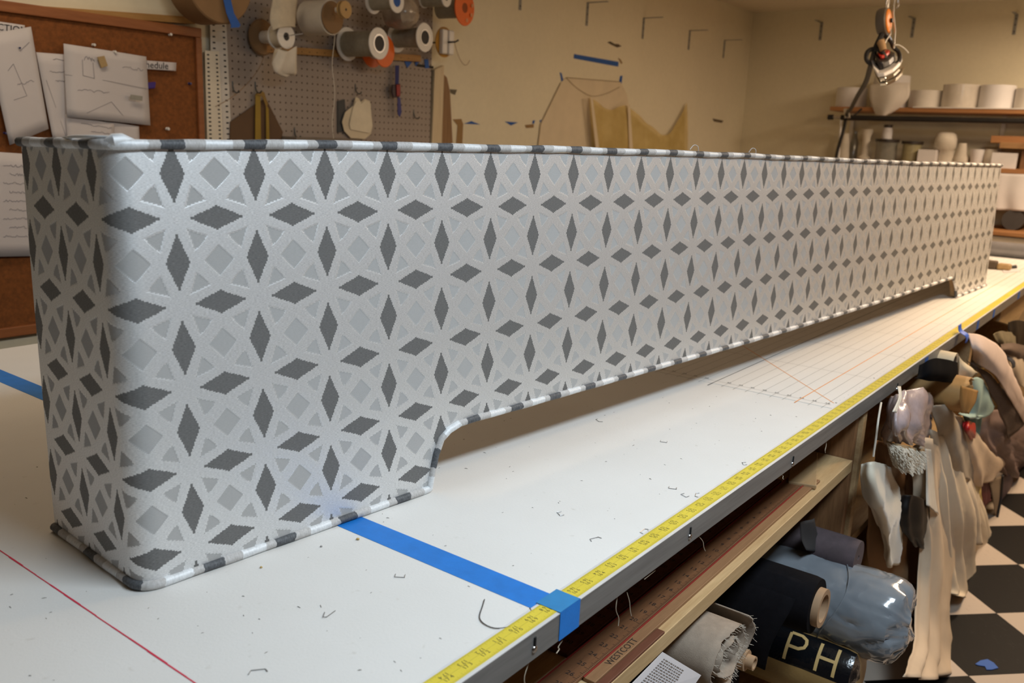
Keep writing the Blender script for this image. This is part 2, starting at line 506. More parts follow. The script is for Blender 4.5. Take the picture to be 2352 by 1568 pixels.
# the two yarn systems drift a little, as woven cloth does
wob = t.noise(1.1, 2, 0.5, vec=uvn.outputs[0]); wob2 = t.noise(1.7, 2, 0.5, vec=uvn.outputs[0])
U0 = E(t, sp.outputs[0])+(wob-0.5)*0.035; V0 = E(t, sp.outputs[1])+(wob2-0.5)*0.035
NS = 62.0
def pattern(U, V):
    a = ((U+0.5).fract()-0.5).abs(); bb = ((V+0.5).fract()-0.5).abs()
    sm = a+bb
    bow = (a-bb).abs()
    sq = sm-0.818-bow*bow*0.15
    vd = (1.0-(a*(1/.146)+(0.5-bb)*(1/.335)))*0.09
    hd = (1.0-((0.5-a)*(1/.335)+bb*(1/.142)))*0.09
    tri = (0.585-sm-bow*bow*0.5).min(bb-a*0.33-0.088).min(a-bb*0.33-0.088)
    return sq.max(tri), vd.max(hd)
Us = ((U0*NS).floor()+0.5)/NS; Vs = ((V0*NS).floor()+0.5)/NS
cr, dk = pattern(Us, Vs)
cr_m, dk_m = cr.gt(0.0), dk.gt(0.0)
cs_, ds_ = pattern(U0, V0)
thr = (V0*(2*PI*66)).sin()*0.5+0.5
thr2 = t.noise(1.0, 3, 0.6, vec=uvn.outputs[0], stretch=(30, 190, 1))
thr3 = t.noise(1.0, 3, 0.6, vec=uvn.outputs[0], stretch=(26, 140, 1))
silver = t.ramp(thr2, [(0.30, (0.58, 0.58, 0.58)), (0.66, (0.96, 0.96, 0.96))])
cream = t.ramp(thr3, [(0.3, (0.40, 0.39, 0.38)), (0.7, (0.47, 0.46, 0.45))])
dark = t.ramp(thr3, [(0.3, (0.115, 0.112, 0.109)), (0.72, (0.235, 0.23, 0.225))])
base = t.mix(dk_m, t.mix(cr_m, silver, cream), dark)
t.put(t.b.inputs['Base Color'], base)
t.put(t.b.inputs['Metallic'], (1.0-cr_m)*(1.0-dk_m)*0.68+dk_m*0.2)
t.put(t.b.inputs['Roughness'], 0.50+cr_m*0.32+dk_m*0.08)
t.b.inputs['Specular IOR Level'].default_value = 0.35
hgt = (1.0-cs_.clamp(28, 0.5))*1.0-ds_.clamp(28, 0.5)*0.25+(thr2-0.5)*0.30+thr*0.12
t.bump(hgt, 0.7, 0.00045)
M_FABRIC = t.m
b.build('fabric_cover', M_FABRIC, co, smooth=True)
# inner board: back of the faced boards seen under the arch, with the end boards
M_INNER = mat('lining', (0.26, 0.17, 0.085), 0.8, var=0.08)
b = MB(); TH = .018
rows = [[cover(c, zbot(c)+.008, -.004) for c in cs], [cover(c, ztop(c)-.002, -.004) for c in cs],
        [cover(c, ztop(c)-.002, -TH) for c in cs], [cover(c, zbot(c)+.008, -TH) for c in cs], [cover(c, zbot(c)+.008, -.004) for c in cs]]
b.grid(rows)
b.build('inner_board', M_INNER, co)
# top dust board
p_ = [cover(C_L+.02, ZTOP-.003, -.012), cover(C_R-.02, ZTOP-.003, -.012), cover(CE2, ZTOP-.003, -.012), cover(CE, ZTOP-.003, -.012)]
mid = [cover(c, ztop(c)-.003, -.010) for c in [C_L+.3+i*(C_R-C_L-.6)/24 for i in range(25)]]
b = MB().prism([cover(CE, ztop(CE)-.003, -.010)]+mid+[cover(CE2, ztop(CE2)-.003, -.010)], (0, 0, -.014))
b.build('dust_board', mat('pale_board', (0.74, 0.68, 0.58), 0.7), co)
# piping: contrast welt in grey, beige and white runs
t = NT('piping_fabric')
uvn = t.node('ShaderNodeUVMap'); uvn.uv_map = 'UVMap'
sp = t.node('ShaderNodeSeparateXYZ'); t.t.links.new(uvn.outputs[0], sp.inputs[0])
jag = t.noise(1.0, 2, 0.6, vec=uvn.outputs[0], stretch=(3, 2.5, 1))
u = (E(t, sp.outputs[0])+(jag-0.5)*0.12+0.14).fract()
lt = t.noise(1.0, 3, 0.6, vec=uvn.outputs[0], stretch=(40, 6, 1))
dk = (0.28-u).gt(0.0); wh = (u-0.52).gt(0.0)*(0.86-u).gt(0.0)
c_w = t.ramp(lt, [(0.3, (0.66, 0.67, 0.68)), (0.7, (0.85, 0.86, 0.87))])
c_d = t.ramp(lt, [(0.3, (0.045, 0.047, 0.052)), (0.7, (0.13, 0.135, 0.145))])
c_b = t.ramp(lt, [(0.3, (0.42, 0.40, 0.38)), (0.7, (0.58, 0.56, 0.55))])
t.put(t.b.inputs['Base Color'], t.mix(dk, t.mix(wh, c_b, c_w), c_d))
t.b.inputs['Roughness'].default_value = 0.6
t.put(t.b.inputs['Metallic'], wh*0.25)
t.bump(lt, 0.5, 0.0008)
M_PIPE = t.m
def piping(name, path, r, us):
    b = MB(); n = 10
    rr = [r*(1+0.10*mnoise.noise(Vector((u_*1.7, 3.1, 0)))+0.05*math.sin(u_*2*PI)) for u_ in us]
    b.tube(path, rr, n)
    b.uv = [(u_, k/n) for u_ in us for k in range(n)]
    return b.build(name, M_PIPE, co, smooth=True)
pc = [CE+(CE2-CE)*i/520 for i in range(521)]
pc = sorted(set(pc+[C_L-DA/2+DR+k*DA/8 for k in range(-6, 8)]+[C_R-DR+DA/2+k*DA/8 for k in range(-6, 8)]))
piping('top_piping', [cover(c, ztop(c)+.0045+.0012*mnoise.noise(Vector((c*.6, 7, 0))), .0014) for c in pc], PB, pc)
# bottom piping follows the feet and the arch
path, us = [], []
pts = []
cc_ = CE
base_pts = []
for c in pc:
    if c < ARCH[0][0] or c > ARCH[-1][0]: base_pts.append((c, 0.0))
base_pts += [(a, z) for a, z in ARCH]
for i in range(200):
    c = 6.4+(31.3-6.4)*i/199; base_pts.append((c, zbot(c)))
for (a, za), (b_, zb) in zip(ARCH, ARCH[1:]):
    if a < 6 or a > 31.4:
        for k in range(1, 6): base_pts.append((a+(b_-a)*k/6, za+(zb-za)*k/6))
base_pts.sort()
acc = CE
prev = None
for c, z in base_pts:
    p = cover(c, z+PB+.0003, .0010)
    if prev is not None: acc += (p-prev).length/SXP
    prev = p; path.append(p); us.append(acc)
piping('bottom_piping', path, PB, us)
# cord end knotted over the front left corner, its loose tail behind
k0 = cover(C_L+DR*.4, ztop(.3)+.006, .002)
b = MB(); b.tube([k0-CD*.006+CN*.005, k0+Vector((0, 0, .002)), k0+CD*.008+Vector((0, 0, .0025)), k0+CD*.018], [.0030, .0064, .0066, .0046], 10)
b.uv = [(0.62, 0)]*len(b.v)
kn = b.build('piping_knot', M_PIPE, co, smooth=True)
b = MB().tube(crom([k0+Vector((0, 0, .005)), k0+CN*.02-CD*.012+Vector((0, 0, .0045)), k0+CN*.05-CD*.013+Vector((0, 0, .0035)), k0+CN*.085-CD*.008+Vector((0, 0, .001))], 20), .0016, 8)
b.uv = [(0.62, 0)]*len(b.v)
b.build('loose_cord', M_PIPE, kn, smooth=True)
# ================================================================== LEFT WALL
WY = YB                     # wall surface
def wp(px, py, off=0.0):
    """point of the left wall seen at a pixel, off metres in front of it"""
    return atY(px, py, WY-off)
def flat(px_poly, off, th, name, m, parent=None, bevel=0):
    """a flat piece cut to an outline, th thick, hanging off metres in front of the wall"""
    b = MB().prism([wp(x, y, off) for x, y in px_poly], (0, th, 0))
    return b.build(name, m, parent, bevel=bevel)
M_CORK = mat('cork', (0.23, 0.075, 0.015), 0.9, var=0.3, scale=90, bump=.001, bscale=220)
M_CFRAME = wood('red_brown_frame', (0.36, 0.13, 0.04), (0.24, 0.075, 0.02))
M_PAPER = mat('paper', (0.66, 0.62, 0.62), 0.8, var=0.05, scale=5)
M_PENCIL = mat('pencil_line', (0.30, 0.28, 0.30), 0.9)
M_INK = mat('ink', (0.02, 0.02, 0.025), 0.8)
M_BLUE = mat('blue_tape', (0.008, 0.185, 0.62), 0.55, var=0.1, scale=40, bump=.0003, bscale=400)
M_BLUED = mat('blue_tape_old', (0.012, 0.10, 0.42), 0.6, var=0.1)
M_ORAILW = wood('honey_rail', (0.48, 0.27, 0.085), (0.36, 0.18, 0.05))

cb = thing('cork_board', 'large brown cork pin board with a red-brown wooden frame on the wall', 'pin board', (0.6, WY, TZ-.17))
bx0, bx1, bz0, bz1, bo = -.35, 1.306, TZ-.175, TZ+.771, .030
MB().box((bx0, WY-bo+.012, bz0), (bx1, WY-.002, bz1)).build('cork_sheet', M_CORK, cb)
for nm, lo, hi in (('frame_rail', (bx0, bz1-.030), (bx1, bz1)), ('frame_rail', (bx0, bz0), (bx1, bz0+.030)),
                   ('frame_rail', (bx1-.022, bz0+.030), (bx1, bz1-.030)), ('frame_rail', (bx0, bz0+.030), (bx0+.022, bz1-.030))):
    MB().box((lo[0], WY-bo, lo[1]), (hi[0], WY-bo+.0118, hi[1])).build(nm, M_CFRAME, cb, bevel=.003)
b = MB().prism([wp(-60, 4, 0), wp(440, 40, 0), wp(440, 56, 0), wp(-60, 22, 0)], (0, -.022, 0))
tag(b.build('wooden_rail', M_ORAILW, bevel=.002), 'honey-coloured wooden rail fixed to the wall above the cork board', 'rail')
s = Vector((0, 0, 0))

def sheet(name, px_poly, label, off, cat='paper', m=None, strokes=(), texts=(), curl=.006, group=None):
    """a sheet of paper pinned to the board: outline in pixels (4 corners), curled at the free corners"""
    m = m or M_PAPER
    q = [wp(x, y, off) for x, y in px_poly]
    t = thing(name, label, cat, q[0], group)
    n = 9
    def P(u, v, lift=0.0):
        p = (q[0].lerp(q[1], u)).lerp(q[3].lerp(q[2], u), v)
        d = curl*(v*v)*(0.4+0.6*math.cos(2.6*u+v))+curl*.3*math.sin(5*u)
        return p+Vector((0, -d-lift, 0))
    b = MB(); b.grid([[P(i/(n-1), j/(n-1)) for i in range(n)] for j in range(n)])
    sh = b.build('sheet', m, t, smooth=True, solid=.0006)
    if strokes:
        b = MB()
        for st in strokes:
            pts = [P(u, v, .0012) for u, v in st]
            for a, c in zip(pts, pts[1:]):
                d = (c-a); sd = d.cross(Vector((0, 1, 0))).normalized()*.0007
                b.add([a-sd, c-sd, c+sd, a+sd], [(0, 1, 2, 3)])
        b.build('pencil_drawing', M_PENCIL, sh, recalc=False)
    if texts:
        b = MB()
        for body, u, v, size in texts:
            o = P(u, v, .0014)
            b.text(body, o, q[1]-q[0], q[0]-q[3], size)
        b.build('lettering', M_INK, sh, recalc=False)
    return t
random.seed(4)
def scrib(u0, u1, v, amp=.012, n=16):
    return [(u0+(u1-u0)*i/n, v+random.uniform(-amp, amp)) for i in range(n+1)]
sheet('paper_sheet', [(-40, 44), (57, 58), (56, 105), (-40, 92)], 'small white header sheet with bold black letters at the top left of the cork board', .032,
      texts=(('CTION', .70, .27, .026), ('ERS', .66, .68, .026)), curl=.001)
sheet('paper_sheet', [(-34, 80), (72, 61), (113, 296), (20, 333)], 'tilted white drawing sheet pinned at the left end of the cork board', .036,
      strokes=([(.45, .30), (.62, .62), (.3, .62)], [(.66, .2), (.9, .14)], scrib(.45, .85, .5), [(.3, .35), (.45, .30)]), curl=.008)
sheet('paper_sheet', [(83, 120), (200, 129), (190, 330), (122, 326)], 'white note sheet half hidden between two other drawing sheets on the cork board', .034,
      strokes=(scrib(.3, .8, .06, .01), scrib(.2, .7, .2), scrib(.3, .6, .3), [(.1, .3), (.45, .95)]), curl=.004)
sheet('paper_sheet', [(146, 100), (337, 130), (347, 288), (151, 268)], 'large white sketch sheet pinned in the middle of the cork board', .044,
      strokes=([(.0, .42), (.5, .43), (1, .47)], scrib(.68, .95, .2, .02), scrib(.13, .5, .6, .02), [(.22, .92), (.52, .72), (.66, .90)],
               [(.2, .18), (.2, .4)], [(.32, .2), (.33, .42)], [(.2, .4), (.33, .42)], scrib(.22, .34, .16, .03)), curl=.010)
sheet('paper_sheet', [(150, 262), (262, 284), (264, 345), (156, 338)], 'white sheet showing its pencil note below the large sketch sheet', .040,
      strokes=(scrib(.3, .95, .2, .03), scrib(.5, .9, .4, .03)), curl=.001)
sheet('paper_sheet', [(240, 278), (319, 290), (322, 350), (242, 345)], 'small white sheet peeking out under the right corner of the large sketch', .033, curl=.001)
sheet('paper_sheet', [(-60, 345), (84, 355), (84, 588), (-60, 590)], 'white sheet of handwritten notes on the cork board behind the cornice end', .034,
      strokes=[scrib(.45+.1*(i % 2), .85, .12+.085*i, .012) for i in range(9)], curl=.003)
sheet('name_strip', [(296, 136), (405, 144), (404, 163), (296, 156)], 'narrow white strip lettered Schedule on the cork board', .035, 'sign', texts=(('Schedule', .50, .5, .030),), curl=.0005)
def pin(px, py, m, label, off=.036, r=.0045):
    p = wp(px, py, off)
    b = MB().lathe([(0, .012), (r*.8, .0115), (r, .009), (r*.6, .006), (r*.55, .002), (r*.95, 0), (0, 0)], p+Vector((0, .012, 0)), (0, -1, 0), 12)
    tag(b.build('push_pin', m, smooth=True), label, 'push pin', 'push pins on the cork board')
M_PINW = mat('white_pin', (0.78, 0.76, 0.72), 0.3)
M_PINB = mat('navy_pin', (0.02, 0.03, 0.14), 0.3)
pin(218, 103, M_PINW, 'white push pin above the large sketch sheet')
pin(266, 119, M_PINW, 'white push pin through the top edge of the large sketch sheet', .052)
pin(388, 296, M_PINW, 'white push pin on bare cork right of the papers, above the piping', .036, .0055)
pin(394, 79, M_PINW, 'white push pin under the top rail of the cork board')
pin(439, 192, M_PINB, 'navy blue push pin beside the right frame of the cork board')
pin(47, 110, M_PINB, 'dark push pin holding the tilted drawing sheet', .044, .003)
pin(14, 306, M_PINB, 'dark push pin at the lower corner of the tilted drawing sheet', .048, .0035)
M_CLIP = mat('tan_clip', (0.42, 0.29, 0.13), 0.5); M_GTAPE = mat('grey_tape', (0.33, 0.32, 0.28), 0.4)
M_PURP = mat('purple_foam', (0.05, 0.02, 0.22), 0.6)
tag(flat([(224, 131), (240, 128), (248, 151), (233, 156)], .0575, .0035, 'tape_swatch', M_CLIP, bevel=.0006), 'tan and grey tape scrap near the top of the large sketch sheet', 'tape')
tag(flat([(301, 217), (328, 221), (327, 232), (300, 227)], .060, .002, 'tape_swatch', M_GTAPE), 'grey tape scrap on the right side of the large sketch sheet', 'tape')
tag(flat([(332, 190), (359, 188), (357, 203), (332, 205)], .040, .012, 'foam_tab', M_PURP, bevel=.003), 'purple tab pinned beside the large sketch sheet', 'tab')

# added dark block, stands in for the shaded band below the cork board
tag(MB().box((-1.2, 1.98, 0), (1.30, WY-.002, TZ-.215)).build('shade_block', mat('olive_black', (0.035, 0.032, 0.022), 0.6), bevel=.004), 'added dark olive block for the shaded band under the cork board', 'shade block')
# pegboard with real 1 inch hole pitch
t = NT('pegboard')
tc = t.node('ShaderNodeTexCoord'); sp = t.node('ShaderNodeSeparateXYZ'); t.t.links.new(tc.outputs['Object'], sp.inputs[0])
hx = ((E(t, sp.outputs[0])/0.0254).fract()-0.5)*0.0254; hz = ((E(t, sp.outputs[2])/0.0254+0.3).fract()-0.5)*0.0254
d2 = hx*hx+hz*hz
hole = (0.0034*0.0034-d2).gt(0.0)
n = t.noise(3, 4)
t.put(t.b.inputs['Base Color'], t.mix(hole, t.ramp(n, [(0.3, (0.33, 0.275, 0.235)), (0.7, (0.39, 0.33, 0.285))]), (0.07, 0.045, 0.035, 1)))
t.b.inputs['Roughness'].default_value = 0.7
t.bump(1.0-hole, 0.5, 0.002)
M_PEG = t.m
pg = thing('pegboard', 'grey-beige pegboard with rows of holes on the wall behind the cornice', 'pegboard', (1.9, WY, TZ+.2))
MB().box((1.40, WY-.012, TZ+.10), (2.455, WY-.006, CEIL-.01)).build('perforated_panel', M_PEG, pg)
M_BATTEN = wood('pale_batten', (0.74, 0.62, 0.42), (0.62, 0.50, 0.32), stretch=(14, 14, 1.2))
MB().box((2.455, WY-.004, TZ+.10), (2.468, WY-.001, TZ+.745)).build('edge_gap', M_BLACK, pg)
MB().box((2.36, WY-.015, TZ+.742), (2.465, WY-.0125, TZ+.752)).build('top_edge', M_BLACK, pg)
b = MB().prism([wp(991, 160, .0), wp(1013, 150, .0), wp(1007, 345, .0), wp(984, 345, .0)], (0, -.02, 0))
tag(b.build('wall_batten', M_BATTEN, bevel=.002), 'pale wooden batten standing at the right edge of the pegboard', 'batten')
b = MB().prism([wp(1012, 168, 0), wp(1022, 178, 0), wp(1029, 210, 0), wp(1036, 345, 0), wp(1008, 345, 0)], (0, -.012, 0))
tag(b.build('curved_template', wood('template_board', (0.33, 0.19, 0.08), (0.2, 0.1, 0.04), stretch=(14, 14, 1))), 'brown curved board leaning beside the pale batten', 'board')
# honey strip across the pegboard
b = MB().prism([wp(596, 104, .013), wp(960, 127, .013), wp(960, 142, .013), wp(596, 120, .013)], (0, -.018, 0))
hs = thing('hanging_strip', 'honey wooden strip with small holes across the pegboard', 'strip', wp(700, 120, .02))
b.build('strip', M_ORAILW, hs, bevel=.001)
b = MB()
for i in range(20):
    p = wp(606+i*17.5, 113.5+i*1.06, .0316)
    b.lathe([(0, 0), (.0022, 0)], p, (0, -1, 0), 8)
b.build('drilled_holes', M_BLACK, hs, recalc=False)['kind'] = 'stuff'
# sheet of squared masking tape strips above the pegboard
for q in ([(928, 138), (942, 132), (950, 138), (936, 156)], [(953, 140), (965, 134), (963, 142), (955, 152)], [(975, 136), (984, 136), (986, 156), (977, 157)]):
    tag(flat(q, .016, .0015, 'tape_strip', M_BLUED), ['short blue tape strip with a folded corner over the pegboard', 'middle blue tape strip over the pegboard', 'upright blue tape strip beside the pale batten'][[928, 953, 975].index(q[0][0])], 'tape', 'tape strips over the pegboard')

# two white rulers standing between the boards
M_RULER = mat('ruler_cream', (0.74, 0.68, 0.56), 0.55, var=0.05)
M_RULER2 = mat('ruler_grey', (0.66, 0.63, 0.58), 0.5, var=0.05)
def ruler(px_poly, off, label, m, txt=None):
    t = thing('wall_ruler', label, 'ruler', wp(*px_poly[2], off), 'rulers between the boards')
    q = [wp(x, y, off) for x, y in px_poly]
    bl = MB().prism(q, (0, .003, 0)).build('blade', m, t)
    b = MB(); n = 22
    for i in range(n):
        v = .04+.92*i/n
        a, c = q[0].lerp(q[3], v), q[1].lerp(q[2], v); dz = Vector((0, 0, .0012)); e = Vector((0, -.0006, 0))
        for s0, s1 in ((.12, .28), (.74, .88)):
            p0, p1 = a.lerp(c, s0)+e, a.lerp(c, s1)+e
            b.add([p0-dz*2, p1-dz*2, p1+dz*2, p0+dz*2], [(0, 1, 2, 3)])
    b.build('graduations', M_INK, bl, recalc=False)
ruler([(482, 30), (519, 34), (533, 345), (490, 345)], .016, 'tall grey-white perforated ruler behind the cream ruler', M_RULER2)
ruler([(471, 116), (503, 118), (513, 345), (477, 345)], .024, 'cream ruler with black graduations beside the cork board frame', M_RULER)

# ------------------------------------------------ spools and things hung on the pegboard
M_HOOK = mat('grey_hook', (0.12, 0.13, 0.13), 0.4, 0.5)
def hook(px, py, label):
    p = wp(px, py, .012)
    b = MB().tube([p+Vector((0, 0, .012)), p+Vector((0, -.002, -.004)), p+Vector((0, -.006, -.018)), p+Vector((0, -.018, -.026)),
                   p+Vector((0, -.03, -.025)), p+Vector((0, -.036, -.018))], .0024, 8)
    tag(b.build('pegboard_hook', M_HOOK, smooth=True), label, 'hook', 'hooks in the pegboard')
hook(534, 195, 'small metal hook in the pegboard next to the grey-white ruler')
hook(586, 196, 'metal hook holding the yellow measuring tape loop')
hook(816, 200, 'metal hook holding the pale pattern cards')
hook(950, 258, 'small metal hook at the right end of the pegboard')
hook(676, 300, 'metal hook low on the pegboard above the grey box')
AXY = Vector((0.10, -1, 0.0)).normalized()

def spool(name, label, px, py, off0, ln, r_fl, r_body, fl_m, body_m, hole_r=.35, hole_m=None, fl_t=.004, back=True, group='spools on the pegboard', axis=None, rim=None):
    """spool on a peg: front flange centre at the pixel, off0+ln metres off the wall"""
    ax = (axis or AXY)
    pf = wp(px, py, off0+ln)                 # centre of the front flange
    t = thing(name, label, 'spool', pf, group)
    ff = MB().lathe([(hole_r*r_fl, -fl_t), (r_fl*.97, -fl_t), (r_fl, -fl_t*.5), (r_fl*.97, 0), (hole_r*r_fl, 0)], pf, ax, 36, closed=True).build('front_flange', fl_m, t, smooth=True)
    b0 = pf-ax*ln
    MB().lathe([(0.2*r_body, 0), (r_body, 0), (r_body*1.0, ln*.5), (r_body, ln-fl_t-.001), (.2*r_body, ln-fl_t-.001)], b0, ax, 32).build('winding', body_m, t, smooth=True)
    if back:
        MB().lathe([(0, -fl_t), (r_fl, -fl_t), (r_fl, 0), (0, 0)], b0-ax*.0005, ax, 32).build('back_flange', fl_m, t, smooth=True)
    if hole_m:
        MB().lathe([(0, -.001), (hole_r*r_fl*.98, -.001), (hole_r*r_fl*.98, -fl_t*2.5)], pf, ax, 24).build('bore', hole_m, ff, smooth=True)
    if rim:
        MB().lathe([(hole_r*r_fl*.98, .0015), (hole_r*r_fl*1.2, .0015), (hole_r*r_fl*1.2, -.001), (hole_r*r_fl*.98, -.001)], pf, ax, 24, closed=True).build('bore_rim', rim, ff, smooth=True)
    return t, pf, b0
M_PLW = mat('white_plastic', (0.82, 0.79, 0.74), 0.35, var=0.03)
M_WEB = mat('cream_webbing', (0.66, 0.58, 0.44), 0.8, var=0.1, scale=40)
M_OLIVE = mat('olive_cloth', (0.37, 0.33, 0.25), 0.8, var=0.15, scale=60)
M_CARD = mat('brown_card', (0.28, 0.165, 0.075), 0.75, var=0.1)
M_KRAFT = mat('kraft', (0.36, 0.22, 0.10), 0.7, var=0.12)
M_ORANGE = mat('orange_plastic', (0.85, 0.15, 0.008), 0.4, var=0.05)
M_TAN = mat('tan_disc', (0.55, 0.35, 0.14), 0.6)
M_BORE = mat('dark_bore', (0.012, 0.012, 0.016), 0.5)
M_SILV = mat('silver_rim', (0.6, 0.6, 0.62), 0.3, 0.8)
M_WHITEC = mat('white_cloth', (0.72, 0.66, 0.56), 0.85, var=0.06, scale=30)
# white ribbon spool with the hanging ribbon
t1, pf, b0 = spool('ribbon_spool', 'white ribbon spool with a long ribbon loop hanging below it', 658, 84, .10, .045, .0415, .036, M_PLW, M_WEB, .33, M_BORE, .005)
MB().tube([pf-AXY*.05, pf-AXY*.112], .022, 20).build('core_tube', M_PLW, t1, smooth=True)
MB().lathe([(0, 0), (.058, 0), (.062, -.006), (.055, -.012), (0, -.012)], pf-AXY*.113, AXY, 32).build('backing_disc', M_CARD, t1, smooth=True)
MB().tube([pf+Vector((0, .02, 0)), pf+Vector((0, -.03, .004)), pf+Vector((.03, -.05, .012))], .0022, 8).build('peg', M_STEEL, t1, smooth=True)
# ribbon loop
rb = [[wp(627, -5, .13), wp(650, -5, .14), wp(683, -5, .13)], [wp(620, 40, .14), wp(650, 40, .155), wp(680, 40, .14)], [wp(626, 70, .15), wp(650, 62, .165), wp(679, 62, .15)]]
b = MB().grid(cloth(rb, 14, 14, .002, 2)); b.build('ribbon_fall', M_WEB, t1, smooth=True, solid=.001)
rb = [[wp(640, 112, .155), wp(660, 118, .165), wp(681, 105, .155)], [wp(628, 135, .15), wp(650, 150, .17), wp(680, 140, .16)], [wp(623, 150, .14), wp(640, 168, .165), wp(680, 165, .15)],
      [wp(640, 172, .13), wp(660, 175, .15), wp(677, 171, .13)]]
b = MB().grid(cloth(rb, 14, 16, .004, 1.5, .5)); b.build('ribbon_loop', M_WHITEC, t1, smooth=True, solid=.001)
rb = [[wp(631, 112, .12), wp(645, 112, .125), wp(660, 116, .12)], [wp(625, 140, .12), wp(638, 142, .13), wp(655, 140, .12)], [wp(630, 165, .12), wp(640, 170, .13), wp(652, 168, .12)]]
b = MB().grid(cloth(rb, 10, 12, .003, 1.5, 2)); b.build('ribbon_back', M_WEB, t1, smooth=True, solid=.001)
# large white thread cone behind
t2, pf, b0 = spool('thread_cone', 'large white thread cone with a brown end disc at the top of the pegboard', 765, 40, .06, .12, .056, .060, M_CARD, M_WHITEC, .2, M_CARD, .006)
t2b, pf, b0 = spool('wooden_bobbin', 'small tan wooden bobbin on a white peg above the thread cone', 795, 22, .235, .012, .030, .018, M_TAN, M_TAN, .16, M_BORE, .006)
MB().tube([pf-AXY*.014, pf-AXY*.045], .010, 16).build('peg', M_PLW, t2b, smooth=True)
# olive roll with white chrome flange
t3, pf, b0 = spool('cord_spool', 'olive cloth spool with a shiny white flange and black bore', 871, 100, .05, .155, .058, .047, M_PLW, M_OLIVE, .50, M_BORE, .005, rim=M_SILV)
MB().lathe([(0, -.004), (.062, -.004), (.062, 0), (0, 0)], b0, AXY, 32).build('wide_back_flange', M_PLW, t3, smooth=True)
t4, pf, b0 = spool('cord_spool', 'grey cloth spool with a scuffed white flange right of the shiny one', 976, 86, .05, .14, .056, .038, M_PLW, M_OLIVE, .48, M_BORE, .005, rim=M_SILV)
t4b, pf, b0 = spool('orange_spool', 'orange spool half hidden under the shiny white flange', 884, 117, .06, .06, .062, .03, M_ORANGE, M_WHITEC, .3, M_ORANGE, .006)
t5, pf, b0 = spool('orange_spool', 'bright orange perforated spool at the top right of the pegboard', 1068, 18, .05, .13, .072, .040, M_ORANGE, M_OLIVE, .28, mat('orange_dark', (0.3, 0.06, 0.006), 0.6), .006, False)
b = MB()
for k in range(8):
    a = 2*PI*k/8+.3
    c_ = pf+Vector((math.cos(a)*.050, -.0006, math.sin(a)*.050))
    MB().lathe([(0, 0), (.008, 0)], c_, AXY, 12).build('lightening_hole', mat('orange_pale', (0.75, 0.35, 0.16), 0.5), t5, recalc=False)
# flat thread card with yellow disc
t6 = thing('thread_card', 'white thread card with a yellow disc at the right edge of the pegboard', 'spool', wp(1020, 97, .1), 'spools on the pegboard')
pc_ = wp(1021, 97, .09)
MB().lathe([(0, -.004), (.062, -.004), (.062, 0), (0, 0)], pc_, AXY, 32).build('disc', mat('yellow_disc', (0.50, 0.25, 0.03), 0.6), t6, smooth=True)
for dx in (-.021, .021):
    MB().box((pc_.x+dx-.017, pc_.y-.024, pc_.z-.050), (pc_.x+dx+.017, pc_.y-.0001, pc_.z+.050)).build('thread_block', M_PLW, t6, bevel=.006)
MB().tube([Vector((pc_.x, WY-.011, pc_.z)), pc_+Vector((0, -.06, .0)), pc_+Vector((.012, -.068, .008))], .0035, 8).build('peg', M_BORE, t6)
# plastic wrapped bundle and top ring
M_POLY = mat('poly_wrap', (0.40, 0.33, 0.26), 0.22, var=0.25, scale=30, bump=.003, bscale=45, coat=.6)
pb = wp(925, 36, .16)
b = MB().lathe([(0, 0), (.035, .004), (.058, .02), (.064, .06), (.058, .11), (.03, .135), (0, .14)], pb+Vector((-.005, .08, .015)), (0.12, -1, -.05), 28)
b.v = [tuple(Vector(p)+Vector((1, 1, 1))*.006*mnoise.noise(Vector(p)*28)) for p in b.v]
tag(b.build('wrapped_bundle', M_POLY, smooth=True), 'clear plastic wrapped bundle above the shiny white spools', 'bundle')
t7, pf, b0 = spool('cord_spool', 'white spool with an open bore cut by the top edge, above the wrapped bundle', 912, 2, .20, .11, .042, .030, M_PLW, M_OLIVE, .5, M_BLUED, .005)
t8, pf, b0 = spool('cord_spool', 'white spool flange at the top edge left of the orange spool', 1026, -4, .12, .11, .033, .030, M_PLW, M_OLIVE, .3, M_BORE, .005)
# brown round hat box lid with a blue tape end
hb = thing('round_box', 'brown round cardboard drum hanging at the top edge left of the pegboard', 'box', wp(510, 0, .1))
pcn = wp(506, -46, .17)
MB().lathe([(0, 0), (.128, 0), (.132, -.004), (.132, -.10), (0, -.10)], pcn, AXY, 48).build('drum', M_CARD, hb, smooth=True)
b = MB().grid([[wp(512, -5, .18), wp(529, -5, .18)], [wp(520, 30, .185), wp(537, 30, .185)], [wp(531, 58, .185), wp(552, 57, .185)], [wp(530, 64, .185), wp(549, 63, .185)]])
tag(b.build('tape_end', M_BLUED, solid=.002), 'strip of blue tape hanging from the brown cardboard drum', 'tape')
# hanging string
ps = [wp(766+3*math.sin(i*.9), 45+i*19.5, .17) for i in range(15)]
tag(MB().tube(ps, .0013, 6).build('hanging_string', M_WHITEC, smooth=True), 'thin cream string hanging down from the wooden bobbin', 'string')
ps = [wp(x, y, .03) for x, y in ((608, 95), (606, 130), (590, 165), (560, 200), (530, 225), (495, 245))]
tag(MB().tube(crom(ps, 24), .0010, 6).build('hanging_thread', M_CARD, smooth=True), 'thin brown thread curving down left of the ribbon spool', 'string')
ps = [wp(x, y, .02) for x, y in ((1040, 80), (1050, 120), (1062, 145), (1072, 149), (1079, 138))]
tag(MB().tube(crom(ps, 20), .0011, 6).build('hanging_thread', M_CARD, smooth=True), 'thin curl of thread on the wall right of the thread card', 'string')
